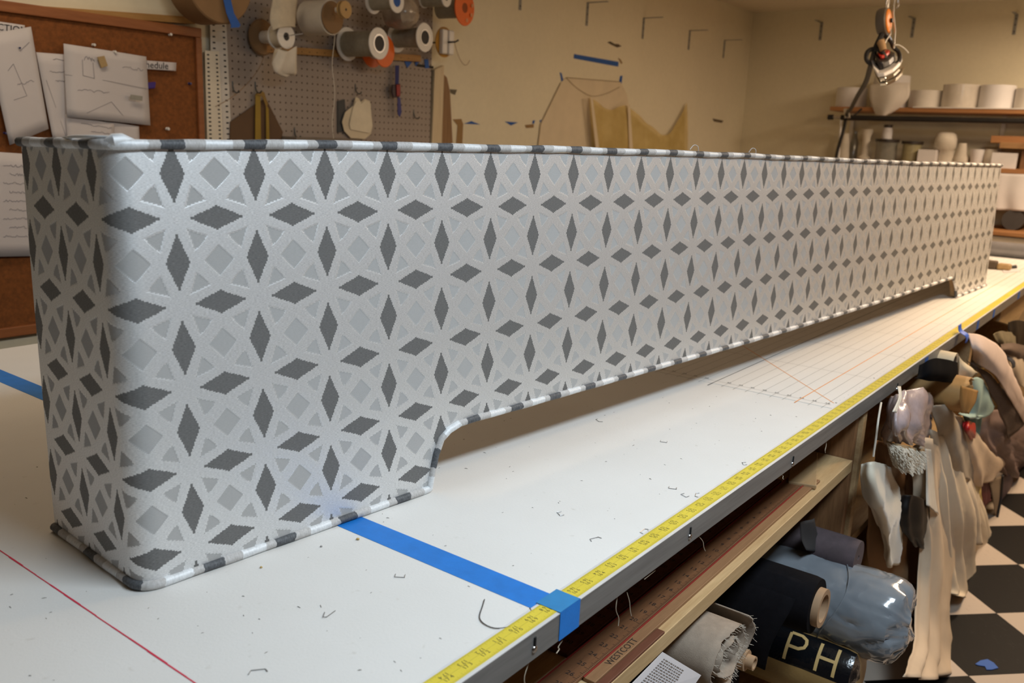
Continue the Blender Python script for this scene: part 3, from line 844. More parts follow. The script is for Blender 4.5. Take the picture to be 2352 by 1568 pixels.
# brown card with the yellow measuring tape over it
tag(flat([(530, 280), (598, 232), (612, 228), (650, 303), (640, 350), (528, 350)], .022, .006, 'brown_card', mat('dark_card', (0.12, 0.065, 0.03), 0.7)), 'dark brown peaked card hanging behind the yellow measuring tape', 'card')
M_YEL = mat('tape_yellow_old', (0.30, 0.19, 0.008), 0.5)
mt = thing('measuring_tape', 'yellow measuring tape looped over a pegboard hook', 'measuring tape', wp(600, 215, .03))
for q in ([(587, 216), (598, 212), (600, 345), (586, 345)], [(611, 238), (617, 250), (620, 345), (612, 345)]):
    MB().prism([wp(x, y, .030) for x, y in q], (0, .001, 0)).build('tape_fall', M_YEL, mt)
MB().prism([wp(x, y, .0325) for x, y in ((588, 217), (600, 209), (607, 212), (616, 240), (611, 244), (603, 222))], (0, .001, 0)).build('tape_bend', mat('tape_back', (0.28, 0.16, 0.02), 0.5), mt)
# pale pattern cards
pcard = thing('pattern_card', 'pale cream pattern cards hanging from a hook beside the string', 'pattern card', wp(825, 230, .03))
out = [(818, 222), (824, 226), (829, 234), (838, 227), (850, 232), (853, 262), (856, 290), (852, 308), (838, 319), (806, 317), (791, 301), (786, 280), (793, 258), (812, 242)]
MB().prism([wp(x, y, .026) for x, y in out], (0, .0025, 0)).build('back_card', mat('cream_card', (0.72, 0.63, 0.46), 0.7), pcard)
out = [(819, 232), (826, 232), (830, 238), (839, 230), (851, 236), (855, 288), (850, 306), (806, 297), (803, 285), (812, 245)]
MB().prism([wp(x, y, .031) for x, y in out], (0, .0025, 0)).build('front_card', mat('cream_card2', (0.80, 0.72, 0.55), 0.7), pcard)
tag(flat([(776, 232), (792, 228), (797, 300), (776, 305)], .018, .004, 'dark_template', mat('slate', (0.05, 0.055, 0.06), 0.6)), 'dark slate template half hidden behind the pale pattern cards', 'template')
# lanyard with scissors
ly = thing('lanyard', 'blue strap with small red-handled snips hanging on the pegboard', 'lanyard', wp(910, 150, .03))
b = MB().prism([wp(x, y, .04) for x, y in ((908, 150), (917, 150), (916, 195), (908, 196))], (0, .002, 0)); b.build('strap', mat('navy_strap', (0.03, 0.035, 0.17), 0.7), ly)
b = MB().prism([wp(x, y, .045) for x, y in ((902, 195), (920, 192), (921, 215), (917, 224), (904, 224), (901, 212))], (0, .008, 0)); b.build('case', mat('dark_case', (0.04, 0.02, 0.03), 0.5), ly, bevel=.002)
b = MB().prism([wp(x, y, .050) for x, y in ((911, 194), (920, 194), (920, 221), (912, 221))], (0, .005, 0)); b.build('red_handle', mat('red_handle', (0.30, 0.02, 0.02), 0.5), ly, bevel=.002)
b = MB().prism([wp(x, y, .045) for x, y in ((914, 224), (920, 224), (923, 258), (919, 269), (914, 262))], (0, .004, 0)); b.build('blade_guard', mat('navy_guard', (0.02, 0.025, 0.20), 0.4), ly, bevel=.001)
# grey box on the low ledge
bxg = MB().box((wp(640, 302).x, WY-.10, TZ+.30), (wp(790, 302).x, WY-.014, TZ+.432))
tag(bxg.build('storage_box', mat('greige_box', (0.20, 0.165, 0.13), 0.7), bevel=.003), 'low grey-brown box against the pegboard above the piping', 'box')
# a brown ledge that carries the box and the cards' lower ends
tag(MB().box((1.38, WY-.16, TZ+.27), (2.46, WY-.013, TZ+.30)).build('wall_ledge', M_PLY), 'narrow plywood ledge under the pegboard tools', 'ledge')

# ------------------------------------------------ bare wall: tapes, scraps, paper pattern, netting, brackets
def wtape(q, label, m=None):
    tag(flat(q, .002, .0015, 'wall_tape', m or M_BLUED), label, 'tape', 'tape scraps on the wall')
wtape([(1319, 124), (1421, 142), (1420, 153), (1318, 134)], 'long blue tape strip stuck aslant on the bare wall')
wtape([(1286, 166), (1290, 168), (1295, 188), (1291, 192)], 'short blue tape tab at the left corner of the taped paper pattern')
wtape([(1425, 174), (1430, 174), (1427, 198), (1420, 199)], 'short blue tape tab at the right corner of the taped paper pattern')
wtape([(1240, 276), (1244, 275), (1248, 287), (1243, 290)], 'small blue tape tab at the lower left of the paper pattern')
wtape([(1224, 277), (1229, 276), (1227, 284), (1223, 284)], 'tiny blue tape speck left of the lower tape tab')
wtape([(1066, 284), (1083, 278), (1103, 286)], 'blue tape triangle pointing up on the wall above the piping')
wtape([(1160, 279), (1190, 281), (1174, 288)], 'blue tape triangle pointing down on the wall above the piping')
M_MASK = mat('brown_scrap', (0.33, 0.20, 0.08), 0.8)
wtape([(1040, 274), (1060, 273), (1064, 285), (1062, 330), (1048, 330), (1051, 288)], 'torn brown tape scrap near the curved board', M_MASK)
wtape([(1206, 287), (1226, 285), (1226, 293), (1209, 294)], 'torn brown tape scrap beside the blue tape tabs', M_MASK)
wtape([(1395, 97), (1402, 95), (1412, 101), (1420, 101), (1428, 106), (1418, 109), (1405, 103)], 'dark torn scrap of tape above the long blue strip', mat('dark_scrap', (0.11, 0.08, 0.05), 0.8))
wtape([(1420, 133), (1425, 136), (1430, 144), (1427, 147)], 'small brown scrap at the right end of the long blue strip', M_MASK)
wtape([(1034, 205), (1050, 206), (1045, 218), (1036, 214)], 'small grey scrap on the wall beside the curved board', mat('grey_scrap', (0.16, 0.14, 0.10), 0.8))
wtape([(1637, 272), (1662, 277), (1658, 282), (1640, 279)], 'small dark scrap on the wall near the room corner', mat('dark_scrap2', (0.14, 0.10, 0.06), 0.8))
pp = thing('paper_pattern', 'pale tracing paper pattern taped to the bare wall with blue tabs', 'paper pattern', wp(1330, 250, .01))
M_TRACE = mat('tracing_paper', (0.76, 0.65, 0.47), 0.8, var=0.05)
out = [(1288, 190), (1300, 178), (1425, 188), (1440, 215), (1460, 345), (1234, 345), (1240, 285)]
MB().prism([wp(x, y, .004) for x, y in out], (0, .0012, 0)).build('sheet', M_TRACE, pp)
ps = crom([wp(x, y, .006) for x, y in ((1300, 178), (1320, 198), (1345, 215), (1365, 221), (1395, 214), (1423, 200))], 24)
MB().tube(ps, .0014, 6).build('curved_edge', mat('trace_edge', (0.30, 0.21, 0.10), 0.8), pp, smooth=True)
for a, c in (((1288, 190), (1242, 285)), ((1300, 178), (1425, 188)), ((1242, 285), (1235, 340))):
    MB().tube([wp(*a, .006), wp(*c, .006)], .0013, 6).build('edge_line', _m['trace_edge'], pp)
# golden netting
t = NT('golden_net')
n = t.noise(7, 3, 0.6)
t.put(t.b.inputs['Base Color'], t.ramp(n, [(0.3, (0.56, 0.40, 0.10)), (0.7, (0.76, 0.58, 0.22))]))
t.b.inputs['Roughness'].default_value = 0.7; t.b.inputs['Alpha'].default_value = 0.7
M_NET = t.m
gn = thing('net_drape', 'sheer golden netting hung in peaks on the bare wall', 'netting', wp(1450, 330, .03))
rows = [[wp(1356, 222, .02), wp(1400, 252, .03), wp(1440, 243, .03), wp(1490, 285, .03), wp(1535, 308, .03), wp(1579, 235, .02)],
        [wp(1358, 270, .03), wp(1400, 290, .04), wp(1445, 285, .04), wp(1490, 310, .04), wp(1540, 325, .04), wp(1582, 290, .03)],
        [wp(1362, 350, .03), wp(1400, 352, .05), wp(1445, 354, .04), wp(1490, 356, .05), wp(1540, 358, .04), wp(1582, 360, .03)]]
MB().grid(cloth(rows, 40, 20, .008, 7, .4)).build('net', M_NET, gn, smooth=True)
for a, c in (((1358, 222), (1373, 345)), ((1444, 240), (1450, 345))):
    MB().prism([wp(a[0]-2, a[1], .05), wp(a[0]+3, a[1], .05), wp(c[0]+4, c[1], .05), wp(c[0]-4, c[1], .05)], (0, .001, 0)).build('pale_strip', M_TRACE, gn)
# L brackets, 24 inch pitch
def bracket(root, arm, label, group):
    t = thing('shelf_bracket', label, 'bracket', root, group)
    r_ = Vector(root); a = Vector(arm)
    sd = a.cross(Vector((0, 0, 1))).normalized()*.0095
    th = a.normalized()*.003
    wl = MB().prism([r_-sd, r_+sd, r_+sd+Vector((0, 0, -.118)), r_-sd+Vector((0, 0, -.118))], th).build('wall_leg', M_BRK, t)
    MB().prism([r_-sd+th, r_+sd+th, r_+sd+a, r_-sd+a], (0, 0, -.003)).build('shelf_leg', M_BRK, t)
    for dz in (-.025, -.06, -.10):
        MB().lathe([(0, .001), (.0038, .001), (.0042, 0)], r_+th+Vector((0, 0, dz)), a, 10).build('screw_head', M_BORE, wl)
M_BRK = mat('grey_bracket', (0.30, 0.30, 0.29), 0.5, 0.3)
for i, x in enumerate((3.09, 3.69, 4.305, 4.912, 5.452)):
    bracket((x, WY, TZ+1.185), (0, -.125, 0), ['first', 'second', 'third', 'fourth', 'fifth'][i]+' grey shelf bracket along the left wall counted from the pegboard', 'brackets on the left wall')
for i, y in enumerate((1.775, 1.172, .578)):
    bracket((XR, y, TZ+1.337), (-.125, 0, 0), ['grey shelf bracket on the right wall nearest the room corner', 'middle grey shelf bracket on the right wall behind the hanging iron', 'light grey shelf bracket at the right end of the right wall'][i], 'brackets on the right wall')
# ================================================================== RIGHT WALL: shelves, goods, hanging iron
SF = 5.55                       # front of the wall shelves
US = TZ+.758; LS = TZ+.415
M_SHELFW = wood('shelf_wood', (0.42, 0.20, 0.075), (0.30, 0.13, 0.045), stretch=(14, 1.2, 14))
us = thing('wall_shelf', 'upper brown wooden shelf on the right wall with white rolls on it', 'shelf', (5.7, 0, US))
MB().box((SF, -1.8, US-.026), (XR-.004, 1.535, US)).build('board', M_SHELFW, us, bevel=.002)
MB().box((SF-.004, -1.8, US), (XR-.02, 1.02, US+.006)).build('white_liner', M_PLW, us)
for y in (1.48, .55, -.4):
    MB().box((XR-.02, y-.012, TZ+.0), (XR-.002, y+.012, US-.027)).build('upright', M_PLW, us)
ls = thing('wall_shelf', 'lower brown wooden shelf on the right wall with spools and jars on it', 'shelf', (5.7, 0, LS))
MB().box((SF, -1.8, LS-.028), (XR-.022, 1.60, LS)).build('board', M_SHELFW, ls, bevel=.002)
# white webbing rolls standing on the upper shelf
M_RW = mat('white_web_roll', (0.72, 0.67, 0.60), 0.75, var=0.05, scale=25)
M_RP = mat('white_paper_roll', (0.78, 0.75, 0.74), 0.6, var=0.04)
M_RPL = mat('wrapped_white', (0.66, 0.60, 0.52), 0.3, var=0.1, scale=20, bump=.002, bscale=40, coat=.4)
def web_roll(px, wpx, hpx, m, label, x=5.70, z=US+.006):
    k = 1/ppm(atX(px, 215, x))
    y = atX(px, 215, x).y; r = wpx*k/2*.93; h_ = hpx*k
    t = thing('webbing_roll', label, 'roll', (x, y, z), 'white rolls on the upper shelf')
    p = Vector((x, y, z))
    MB().lathe([(r*.3, 0), (r, .0), (r*1.01, h_*.3), (r*1.005, h_*.7), (r, h_), (r*.96, h_+.001), (r*.3, h_+.001)], p, (0, 0, 1), 36, closed=True).build('winding', m, t, smooth=True)
    MB().lathe([(r*.22, .001), (r*.29, .001), (r*.29, h_+.003), (r*.22, h_+.003)], p, (0, 0, 1), 24, closed=True).build('core', M_CARD, t, smooth=True)
web_roll(1957, 72, 44, M_RP, 'pinkish white roll at the left end of the upper shelf', 5.72, US)
web_roll(2128, 76, 38, M_RW, 'low cream roll beside the hanging white fabric on the upper shelf')
web_roll(2208, 86, 52, M_RPL, 'plastic wrapped cream roll in the middle of the upper shelf')
web_roll(2291, 80, 52, M_RP, 'plain white roll right of the plastic wrapped one')
web_roll(2372, 76, 46, M_RW, 'cream roll cut by the right picture edge on the upper shelf')
# big roll of white cloth whose tail hangs over the shelf edge
wf = thing('cloth_roll', 'large white cloth roll with its tail hanging over the upper shelf behind the iron', 'roll', atX(2045, 235, 5.66))
y0 = atX(2045, 215, 5.70).y
MB().lathe([(0, 0), (.110, .0), (.112, .1), (.110, .20), (0, .202)], (5.70, y0, US+.003), (0, 0, 1), 36).build('winding', M_RP, wf, smooth=True)
rows = [[atX(1997, 195, 5.53), atX(2040, 190, 5.50), atX(2090, 190, 5.53)], [atX(1997, 222, 5.53), atX(2045, 224, 5.49), atX(2088, 222, 5.53)],
        [atX(2003, 245, 5.53), atX(2035, 250, 5.50), atX(2068, 246, 5.53)], [atX(2011, 264, 5.53), atX(2030, 266, 5.51), atX(2045, 262, 5.53)]]
MB().grid(cloth(rows, 16, 14, .004, 1.2)).build('tail', M_RW, wf, smooth=True, solid=.002)
# black rail in front of the shelf
br = thing('black_rail', 'black metal rail running in front of the upper shelf', 'rail', atX(2100, 270, 5.40))
MB().tube([atX(1932, 270, 5.40), atX(2300, 277, 5.40), atX(2300, 277, 5.40)+(atX(2300, 277, 5.40)-atX(1932, 270, 5.40))*1.2], .0165, 12).build('rail', mat('black_metal', (0.012, 0.011, 0.011), 0.4), br, smooth=True)
MB().tube([atX(1902, 269, 5.40), atX(1914, 269, 5.40)], .0165, 12).build('end_cap', M_BORE, br, smooth=True)
MB().tube([atX(1914, 269, 5.40), atX(1932, 270, 5.40)], .009, 12).build('swivel', M_STEEL, br, smooth=True)
for px in (1941, 1948):
    MB().tube([atX(px, 250, 5.395), atX(px+2, 272, 5.38)], .010, 10).build('clamp', M_STEEL, br, smooth=True)
MB().tube([atX(1932, 274, 5.40), atX(1926, 360, 5.40), atX(1924, 395, 5.40)], .007, 10).build('post', M_PLW, br)
MB().tube([atX(2410, 278, 5.40), Vector((5.56, atX(2410, 278, 5.40).y, atX(2410, 278, 5.40).z))], .006, 8).build('stand_off', M_BORE, br)
MB().tube([atX(1960, 267, 5.40), Vector((5.549, atX(1960, 267, 5.40).y, US-.014))], .006, 8).build('stand_off', M_BORE, br)
# goods on the lower shelf
M_CONE = mat('cone_thread', (0.66, 0.60, 0.50), 0.8, var=0.06, scale=50)
M_JAR = mat('jar_glass', (0.26, 0.25, 0.21), 0.12, var=0.2, scale=14, coat=.5)
M_JARG = mat('jar_olive', (0.34, 0.30, 0.17), 0.3, var=0.2, scale=20)
M_LID = mat('dark_lid', (0.035, 0.025, 0.02), 0.4)
def on_lower(px, py, x=5.68):
    p = atX(px, py, x); return Vector((x, p.y, LS)), p.z-LS
def lathe_thing(name, label, cat, px, py, wpx, prof, m, x=5.68, base=None, group='goods on the lower shelf', lid=None):
    p, h_ = on_lower(px, py, x)
    if base is not None:
        h_ = (p.z+h_)-base; p = Vector((p.x, p.y, base))
    r = wpx/ppm(p)/2
    t = thing(name, label, cat, p, group)
    MB().lathe([(0, 0)]+[(r*a, h_*b) for a, b in prof]+[(0, h_)], p, (0, 0, 1), 28).build('body', m, t, smooth=True)
    if lid:
        MB().lathe([(0, h_), (r*lid[0], h_), (r*lid[0], h_+.018), (0, h_+.018)], p, (0, 0, 1), 28).build('lid', M_LID, t, smooth=True)
    return p, h_
CONE = [(1, 0), (1, .05), (.55, .97), (.5, 1)]
SPL = [(1, 0), (1, .12), (.55, .2), (.5, .5), (.62, .8), (.8, .9), (.8, 1)]
CYL = [(1, 0), (1, .5), (1, 1)]
lathe_thing('thread_cone', 'white thread cone at the left end of the lower shelf', 'thread cone', 1943, 306, 28, CONE, M_CONE)
lathe_thing('thread_spool', 'cream waisted thread spool left of the lidded jar', 'spool', 1993, 297, 30, SPL, M_CONE)
lathe_thing('grey_bottle', 'dark grey bottle behind the white cone on the lower shelf', 'bottle', 1966, 300, 18, [(1, 0), (1, .6), (.5, .8), (.5, 1)], M_JAR, 5.76)
p, h_ = lathe_thing('storage_jar', 'glass jar with a black lid carrying a white bottle', 'jar', 2038, 326, 46, CYL, M_JAR, lid=(1.12,))
lathe_thing('white_bottle', 'small white bottle with a black cap standing on the jar', 'bottle', 2040, 293, 22, [(1, 0), (1, .7), (.8, 1)], M_RP, base=LS+h_+.018, lid=(.85,))
lathe_thing('storage_jar', 'olive filled glass jar with a thin dark lid', 'jar', 2096, 331, 40, CYL, M_JARG, lid=(1.15,))
p, h_ = on_lower(2137, 344)
tag(MB().box((5.60, p.y-.055, LS), (5.74, p.y+.055, LS+h_)).build('white_box', M_RP, bevel=.003), 'small white box on the lower shelf between jar and stacked spools', 'box')
p, h_ = lathe_thing('thread_spool', 'squat white spool carrying a round topped spool', 'spool', 2175, 345, 38, [(1, 0), (.9, .1), (.9, .9), (1, 1)], M_CONE)
lathe_thing('thread_spool', 'round topped white spool, upper one of a stack of two', 'spool', 2175, 304, 48, [(.8, 0), (1, .15), (1, .6), (.85, .9), (.6, 1)], M_CONE, base=LS+h_)
lathe_thing('thread_cone', 'white shouldered thread cone right of the stacked spools', 'thread cone', 2212, 329, 32, [(1, 0), (1, .35), (.7, .6), (.55, .9), (.5, 1)], M_CONE)
lathe_thing('thread_cone', 'short white tapered cone near the white card', 'thread cone', 2247, 343, 32, [(.7, 0), (1, .9), (1, 1)], M_RP)
lathe_thing('thread_cone', 'short cream tapered cone half behind the white card', 'thread cone', 2279, 343, 30, [(1, 0), (1, .9), (.9, 1)], M_CONE)
a, c_ = atX(2280, 350, 5.60), atX(2339, 352, 5.60)
tag(MB().box((5.595, c_.y, LS), (5.602, a.y, (a.z+c_.z)/2)).build('white_card', M_RP), 'upright white card at the right end of the lower shelf', 'card')
# planks lying across two supports above the lower shelf
pk = atX(2276, 320, 5.66)
pl = thing('plank_stack', 'stack of two brown planks on dark blocks above the white card', 'planks', (5.7, pk.y-.4, LS))
q1, q2 = atX(2276, 319, 5.62), atX(2296, 333, 5.60)
MB().box((5.62, q1.y-1.2, q1.z-.022), (5.78, q1.y, q1.z+.020)).build('plank', M_SHELFW, pl, bevel=.002)
MB().box((5.60, q2.y-1.2, q2.z-.018), (5.80, q2.y, q2.z+.018)).build('plank', wood('plank_pale', (0.46, 0.27, 0.12), (0.34, 0.18, 0.07), stretch=(14, 1.2, 14)), pl, bevel=.002)
MB().box((5.64, q2.y-.55, LS), (5.78, q2.y-.12, q2.z-.0185)).build('block', M_DARKWOOD, pl)
MB().box((5.66, q1.y-.9, q2.z+.0182), (5.76, q1.y-.3, q1.z-.0222)).build('spacer', M_DARKWOOD, pl)
# bins under the lower shelf
cbx = thing('low_cabinet', 'low wooden cabinet under the wall shelves with open bays', 'cabinet', (5.6, .2, 0))
MB().box((5.30, -1.8, .0), (XR-.022, 1.60, TZ-.06)).build('carcass', M_PLY, cbx, bevel=.003)
MB().box((5.30, -1.8, TZ+.035), (XR-.022, 1.60, TZ+.058)).build('top_board', M_SHELFW, cbx, bevel=.002)
for y in (1.55, .9, .55, -.5):
    MB().box((5.32, y, TZ-.06), (XR-.03, y+.02, TZ+.035)).build('partition', M_PLY, cbx)
# white cloth hanging in front of the bay below the lower shelf
rows = [[atX(2270, 397, SF-.012), atX(2320, 399, SF-.02), atX(2400, 402, SF-.012)], [atX(2268, 440, SF-.015), atX(2320, 444, SF-.03), atX(2400, 450, SF-.015)],
        [atX(2266, 481, SF-.02), atX(2320, 483, SF-.03), atX(2400, 488, SF-.02)]]
tag(MB().grid(cloth(rows, 24, 16, .008, 2.5)).build('shelf_cloth', mat('pale_cloth', (0.66, 0.62, 0.60), 0.85, var=.04), smooth=True, solid=.002), 'pale cloth panel hanging from the lower shelf', 'cloth')
# dark bolts lying on the cabinet
for i, (dy, r, m_, lb) in enumerate(((.0, .06, mat('charcoal_cloth', (0.055, 0.05, 0.048), 0.8), 'charcoal fabric bolt lying on the cabinet behind the hanging cloth'),
                                     (.26, .055, mat('brown_black', (0.03, 0.022, 0.018), 0.8), 'black-brown fabric bolt lying left of the charcoal one'))):
    y = atX(2325, 505, 5.5).y+dy
    b = MB().lathe([(0, 0), (r, .0), (r, .32), (0, .32)], (5.52, y, TZ+.058+r), (1, 0, 0), 28)
    tag(b.build('fabric_bolt', m_, smooth=True), lb, 'bolt', 'bolts on the cabinet')
# cream box under the cabinet top
yb = atX(2310, 548, 5.28).y
tag(MB().box((5.315, yb-.33, TZ-.06), (5.55, yb+.13, TZ+.030)).build('cream_box', mat('cream_box', (0.55, 0.47, 0.36), 0.7), bevel=.004), 'cream box tucked under the cabinet top behind the grey roll', 'box')
# grey plastic roll on the far end of the table
gr = thing('plastic_roll', 'grey shiny plastic roll lying across the far end of the work table', 'roll', (4.40, .2, TZ))
rr = .036
b = MB().lathe([(.012, 0), (rr*.98, 0), (rr*1.02, .3), (rr, .7), (rr, .9), (.012, .9)], (4.40, -.28, TZ+rr*1.02), (0, 1, 0), 32, closed=True)
b.v = [tuple(Vector(p)*1.0+Vector((1, 0, .4))*.0015*mnoise.noise(Vector(p)*14)) for p in b.v]
b.build('film', mat('grey_film', (0.22, 0.21, 0.215), 0.22, var=.2, scale=9, bump=.002, bscale=18, coat=.5), gr, smooth=True)
# brush and paper at the far end
p = atZ(2277, 617, TZ)
bs = thing('hand_brush', 'small wooden handled brush lying at the far end of the table', 'brush', p)
MB().box((p.x-.03, p.y-.02, TZ+.0012), (p.x+.03, p.y+.10, TZ+.035)).build('bristles', mat('bristle', (0.10, 0.07, 0.045), 0.9, bump=.002), bs, bevel=.006)
MB().box((p.x-.025, p.y-.075, TZ+.0012), (p.x+.025, p.y-.021, TZ+.028)).build('ferrule', wood('brush_wood', (0.45, 0.30, 0.13), (0.36, 0.22, 0.09)), bs, bevel=.008)
q = [atZ(x, y, TZ+.0015) for x, y in ((2302, 618), (2330, 613), (2344, 624), (2305, 626))]
tag(MB().prism(q, (0, 0, .0012)).build('paper_scrap', M_PAPER), 'white paper scrap beside the brush at the far end of the table', 'paper')
q = [atZ(x, y, TZ+.0035) for x, y in ((2320, 614), (2334, 612), (2336, 616), (2322, 617))]
tag(MB().prism(q, (0, 0, .008)).build('dark_clip', M_BORE, bevel=.001), 'small dark clip lying on the paper scrap', 'clip')

# ------------------------------------------------ hanging iron
ID = 3.3
def ip(px, py, d=ID): return atD(px, py, d)
ir = thing('hanging_iron', 'industrial steam iron hanging on wires from the ceiling', 'iron', ip(2042, 200))
sole = [(2009, 168, 3.30), (2013, 184, 3.26), (2022, 199, 3.22), (2038, 197, 3.21), (2058, 187, 3.24), (2073, 172, 3.31), (2078, 160, 3.40), (2066, 156, 3.50), (2040, 158, 3.50), (2018, 161, 3.42)]
NRM = (UPV*.9-RGT*.35-FWD*.25).normalized()
MB().prism([ip(*q) for q in sole], NRM*.012).build('soleplate', mat('chrome', (0.7, 0.68, 0.63), 0.12, 1.0, var=.03), ir, bevel=.003)
def shrink(poly, k, up):
    c_ = sum((ip(*q) for q in poly), Vector())/len(poly)
    return [c_+(ip(*q)-c_)*k+NRM*up for q in poly]
MB().prism(shrink(sole, .90, .0125), NRM*.016).build('base_skirt', _m['chrome'], ir, bevel=.004)
shoe = shrink(sole, 1.0, .034)
MB().prism(shoe, NRM*.014).build('white_shield', mat('white_shield', (0.75, 0.73, 0.72), 0.4), ir, bevel=.003)
MB().prism(shrink(sole, .60, .0285), NRM*.006).build('spacer', M_BORE, ir)
MB().prism(shrink(sole, .66, .0485), NRM*.030).build('body', mat('black_body', (0.018, 0.015, 0.016), 0.35), ir, bevel=.008)
MB().prism(shrink(sole, .40, .079), NRM*.012).build('red_band', mat('red_wire', (0.55, 0.03, 0.015), 0.4), ir, bevel=.003)
h0 = sum((Vector(p) for p in shrink(sole, .1, .10)), Vector())/len(sole)
hd = (RGT*.4+FWD*.9).normalized()
MB().tube([h0-hd*.055-NRM*.02, h0-hd*.045+NRM*.012, h0+NRM*.022, h0+hd*.045+NRM*.012, h0+hd*.055-NRM*.02], [.012, .014, .015, .014, .012], 12).build('handle', mat('tan_handle', (0.50, 0.30, 0.14), 0.5), ir, smooth=True)
# cords
M_CORD = mat('black_cord', (0.014, 0.012, 0.011), 0.6)
cp_ = [ip(2028, 72), ip(2024, 82), ip(2012, 108), ip(2004, 135, 3.35), ip(1998, 158, 3.45), ip(1988, 190, 3.7), ip(1970, 220, 4.2), ip(1954, 250, 4.9), atX(1945, 262, 5.36), atX(1937, 300, 5.34), atX(1924, 345, 5.34), atX(1918, 380, 5.34)]
MB().tube(crom(cp_, 60), .0105, 8).build('power_cord', M_CORD, ir, smooth=True)
lp = [ip(2040, 150, 3.28), ip(2026, 120, 3.28), ip(2008, 112, 3.3), ip(1993, 119, 3.3), ip(1990, 136, 3.3), ip(2000, 147, 3.3), ip(2012, 150, 3.3), ip(2022, 147, 3.3)]
MB().tube(crom(lp, 40), .0085, 8).build('cord_loop', M_CORD, ir, smooth=True)
lp = [ip(2056, 150, 3.32), ip(2066, 138, 3.32), ip(2064, 120, 3.34), ip(2052, 108, 3.34), ip(2046, 95, 3.33), ip(2030, 80, 3.32)]
MB().tube(crom(lp, 30), .0080, 8).build('cord_loop', M_CORD, ir, smooth=True)
# suspension wires and spring reel
MB().tube([Vector((ip(2048, 0).x, ip(2048, 0).y, CEIL)), ip(2052, 30), ip(2056, 70), ip(2053, 112)], .0028, 6).build('wire', M_STEEL, ir, smooth=True)
MB().tube([Vector((ip(2040, 0).x, ip(2040, 0).y, CEIL)), ip(2040, 20), ip(2046, 78)], .0025, 6).build('wire', M_STEEL, ir, smooth=True)
MB().tube([ip(2046, 78), ip(2036, 92), ip(2028, 112)], .0034, 8).build('hook', M_STEEL, ir, smooth=True)
MB().tube(crom([ip(2056, 103), ip(2066, 104), ip(2078, 112), ip(2087, 122)], 14), .0022, 6).build('wire_tail', M_PLW, ir, smooth=True)
tag(MB().tube([Vector((ip(2062, 0).x, ip(2062, 0).y, CEIL)), ip(2062, 5), ip(2064, 10), ip(2060, 18)], .004, 8).build('ceiling_hook', M_STEEL, smooth=True), 'bright metal hook end on the ceiling beside the iron wires', 'hook')
pc_ = ip(2034, 49)
pa = (RGT*.85-FWD*.62-UPV*.05).normalized()
rl = thing('spring_reel', 'grey and orange spring balancer reel above the hanging iron', 'reel', pc_)
MB().lathe([(0, -.016), (.044, -.020), (.049, -.012), (.049, .012), (.044, .016), (0, .016)], pc_-pa*.006, pa, 36).build('grey_case', mat('reel_grey', (0.14, 0.12, 0.10), 0.45), rl, smooth=True)
MB().lathe([(0, .004), (.022, .004), (.040, .002), (.043, 0), (.043, -.004)], pc_+pa*.0125, pa, 36).build('orange_cover', mat('reel_orange', (0.85, 0.26, 0.015), 0.4), rl, smooth=True)
MB().lathe([(0, .010), (.008, .010), (.008, 0)], pc_+pa*.016, pa, 16).build('hub', M_BORE, rl, smooth=True)
MB().tube([Vector((ip(2036, 0).x, ip(2036, 0).y, CEIL)), ip(2035, 10), pc_+UPV*.044], .003, 6).build('hanger_wire', M_STEEL, rl)
MB().tube([pc_-UPV*.044, ip(2043, 82), ip(2048, 92)], .0028, 6).build('lower_hook', M_STEEL, rl)
# ================================================================== ON THE TABLE
# tape measure stuck into the edge channel
tm_ = thing('measuring_tape', 'yellow inch tape stuck along the front edge of the work table', 'measuring tape', (1.5, 0, TZ))
t = NT('tape_yellow')
n = t.noise(20, 3)
t.put(t.b.inputs['Base Color'], t.ramp(n, [(0.3, (0.66, 0.52, 0.035)), (0.7, (0.74, 0.59, 0.05))]))
t.b.inputs['Roughness'].default_value = 0.42
TAPE_Z = TZ+.0014
bnd = MB().box((-.40, -.0105, TZ+.0010), (4.43, .0100, TAPE_Z)).build('band', t.m, tm_)
M_PRINT = mat('black_print', (0.035, 0.032, 0.02), 0.6)
num = MB(); tick = MB(); tick2 = MB()
def q4(b, x0, y0, x1, y1, z):
    b.add([(x0, y0, z), (x1, y0, z), (x1, y1, z), (x0, y1, z)], [(0, 1, 2, 3)])
for n_ in range(24, 190):
    x = (174-n_)*.0254
    if x < -.39: continue
    if n_ > 55:
        s_ = str(n_); s_ = s_[:-1]+' '+s_[-1]
        num.text(s_, (x, -.0030, TAPE_Z+.0001), (1, 0, 0), (0, 1, 0), .0066)
        num.text(s_, (x, .0035, TAPE_Z+.0001), (-1, 0, 0), (0, -1, 0), .0066)
    for k in range(16):
        xx = x+k*.0254/16; ln = .0045 if k == 8 else (.0034 if k % 4 == 0 else (.0026 if k % 2 == 0 else .0019))
        if k == 0: ln = .0026
        q4(tick, xx-.00012, -.0104, xx+.00012, -.0104+ln, TAPE_Z+.00008)
        if n_ > 40: q4(tick, xx-.00012, .0099-ln, xx+.00012, .0099, TAPE_Z+.00008)
q4(tick, -.40, .0001, 4.43, .0003, TAPE_Z+.00006)
num.build('numerals', M_PRINT, bnd, recalc=False)
tick.build('graduations', mat('tick_print', (0.25, 0.20, 0.03), 0.6), bnd, recalc=False)

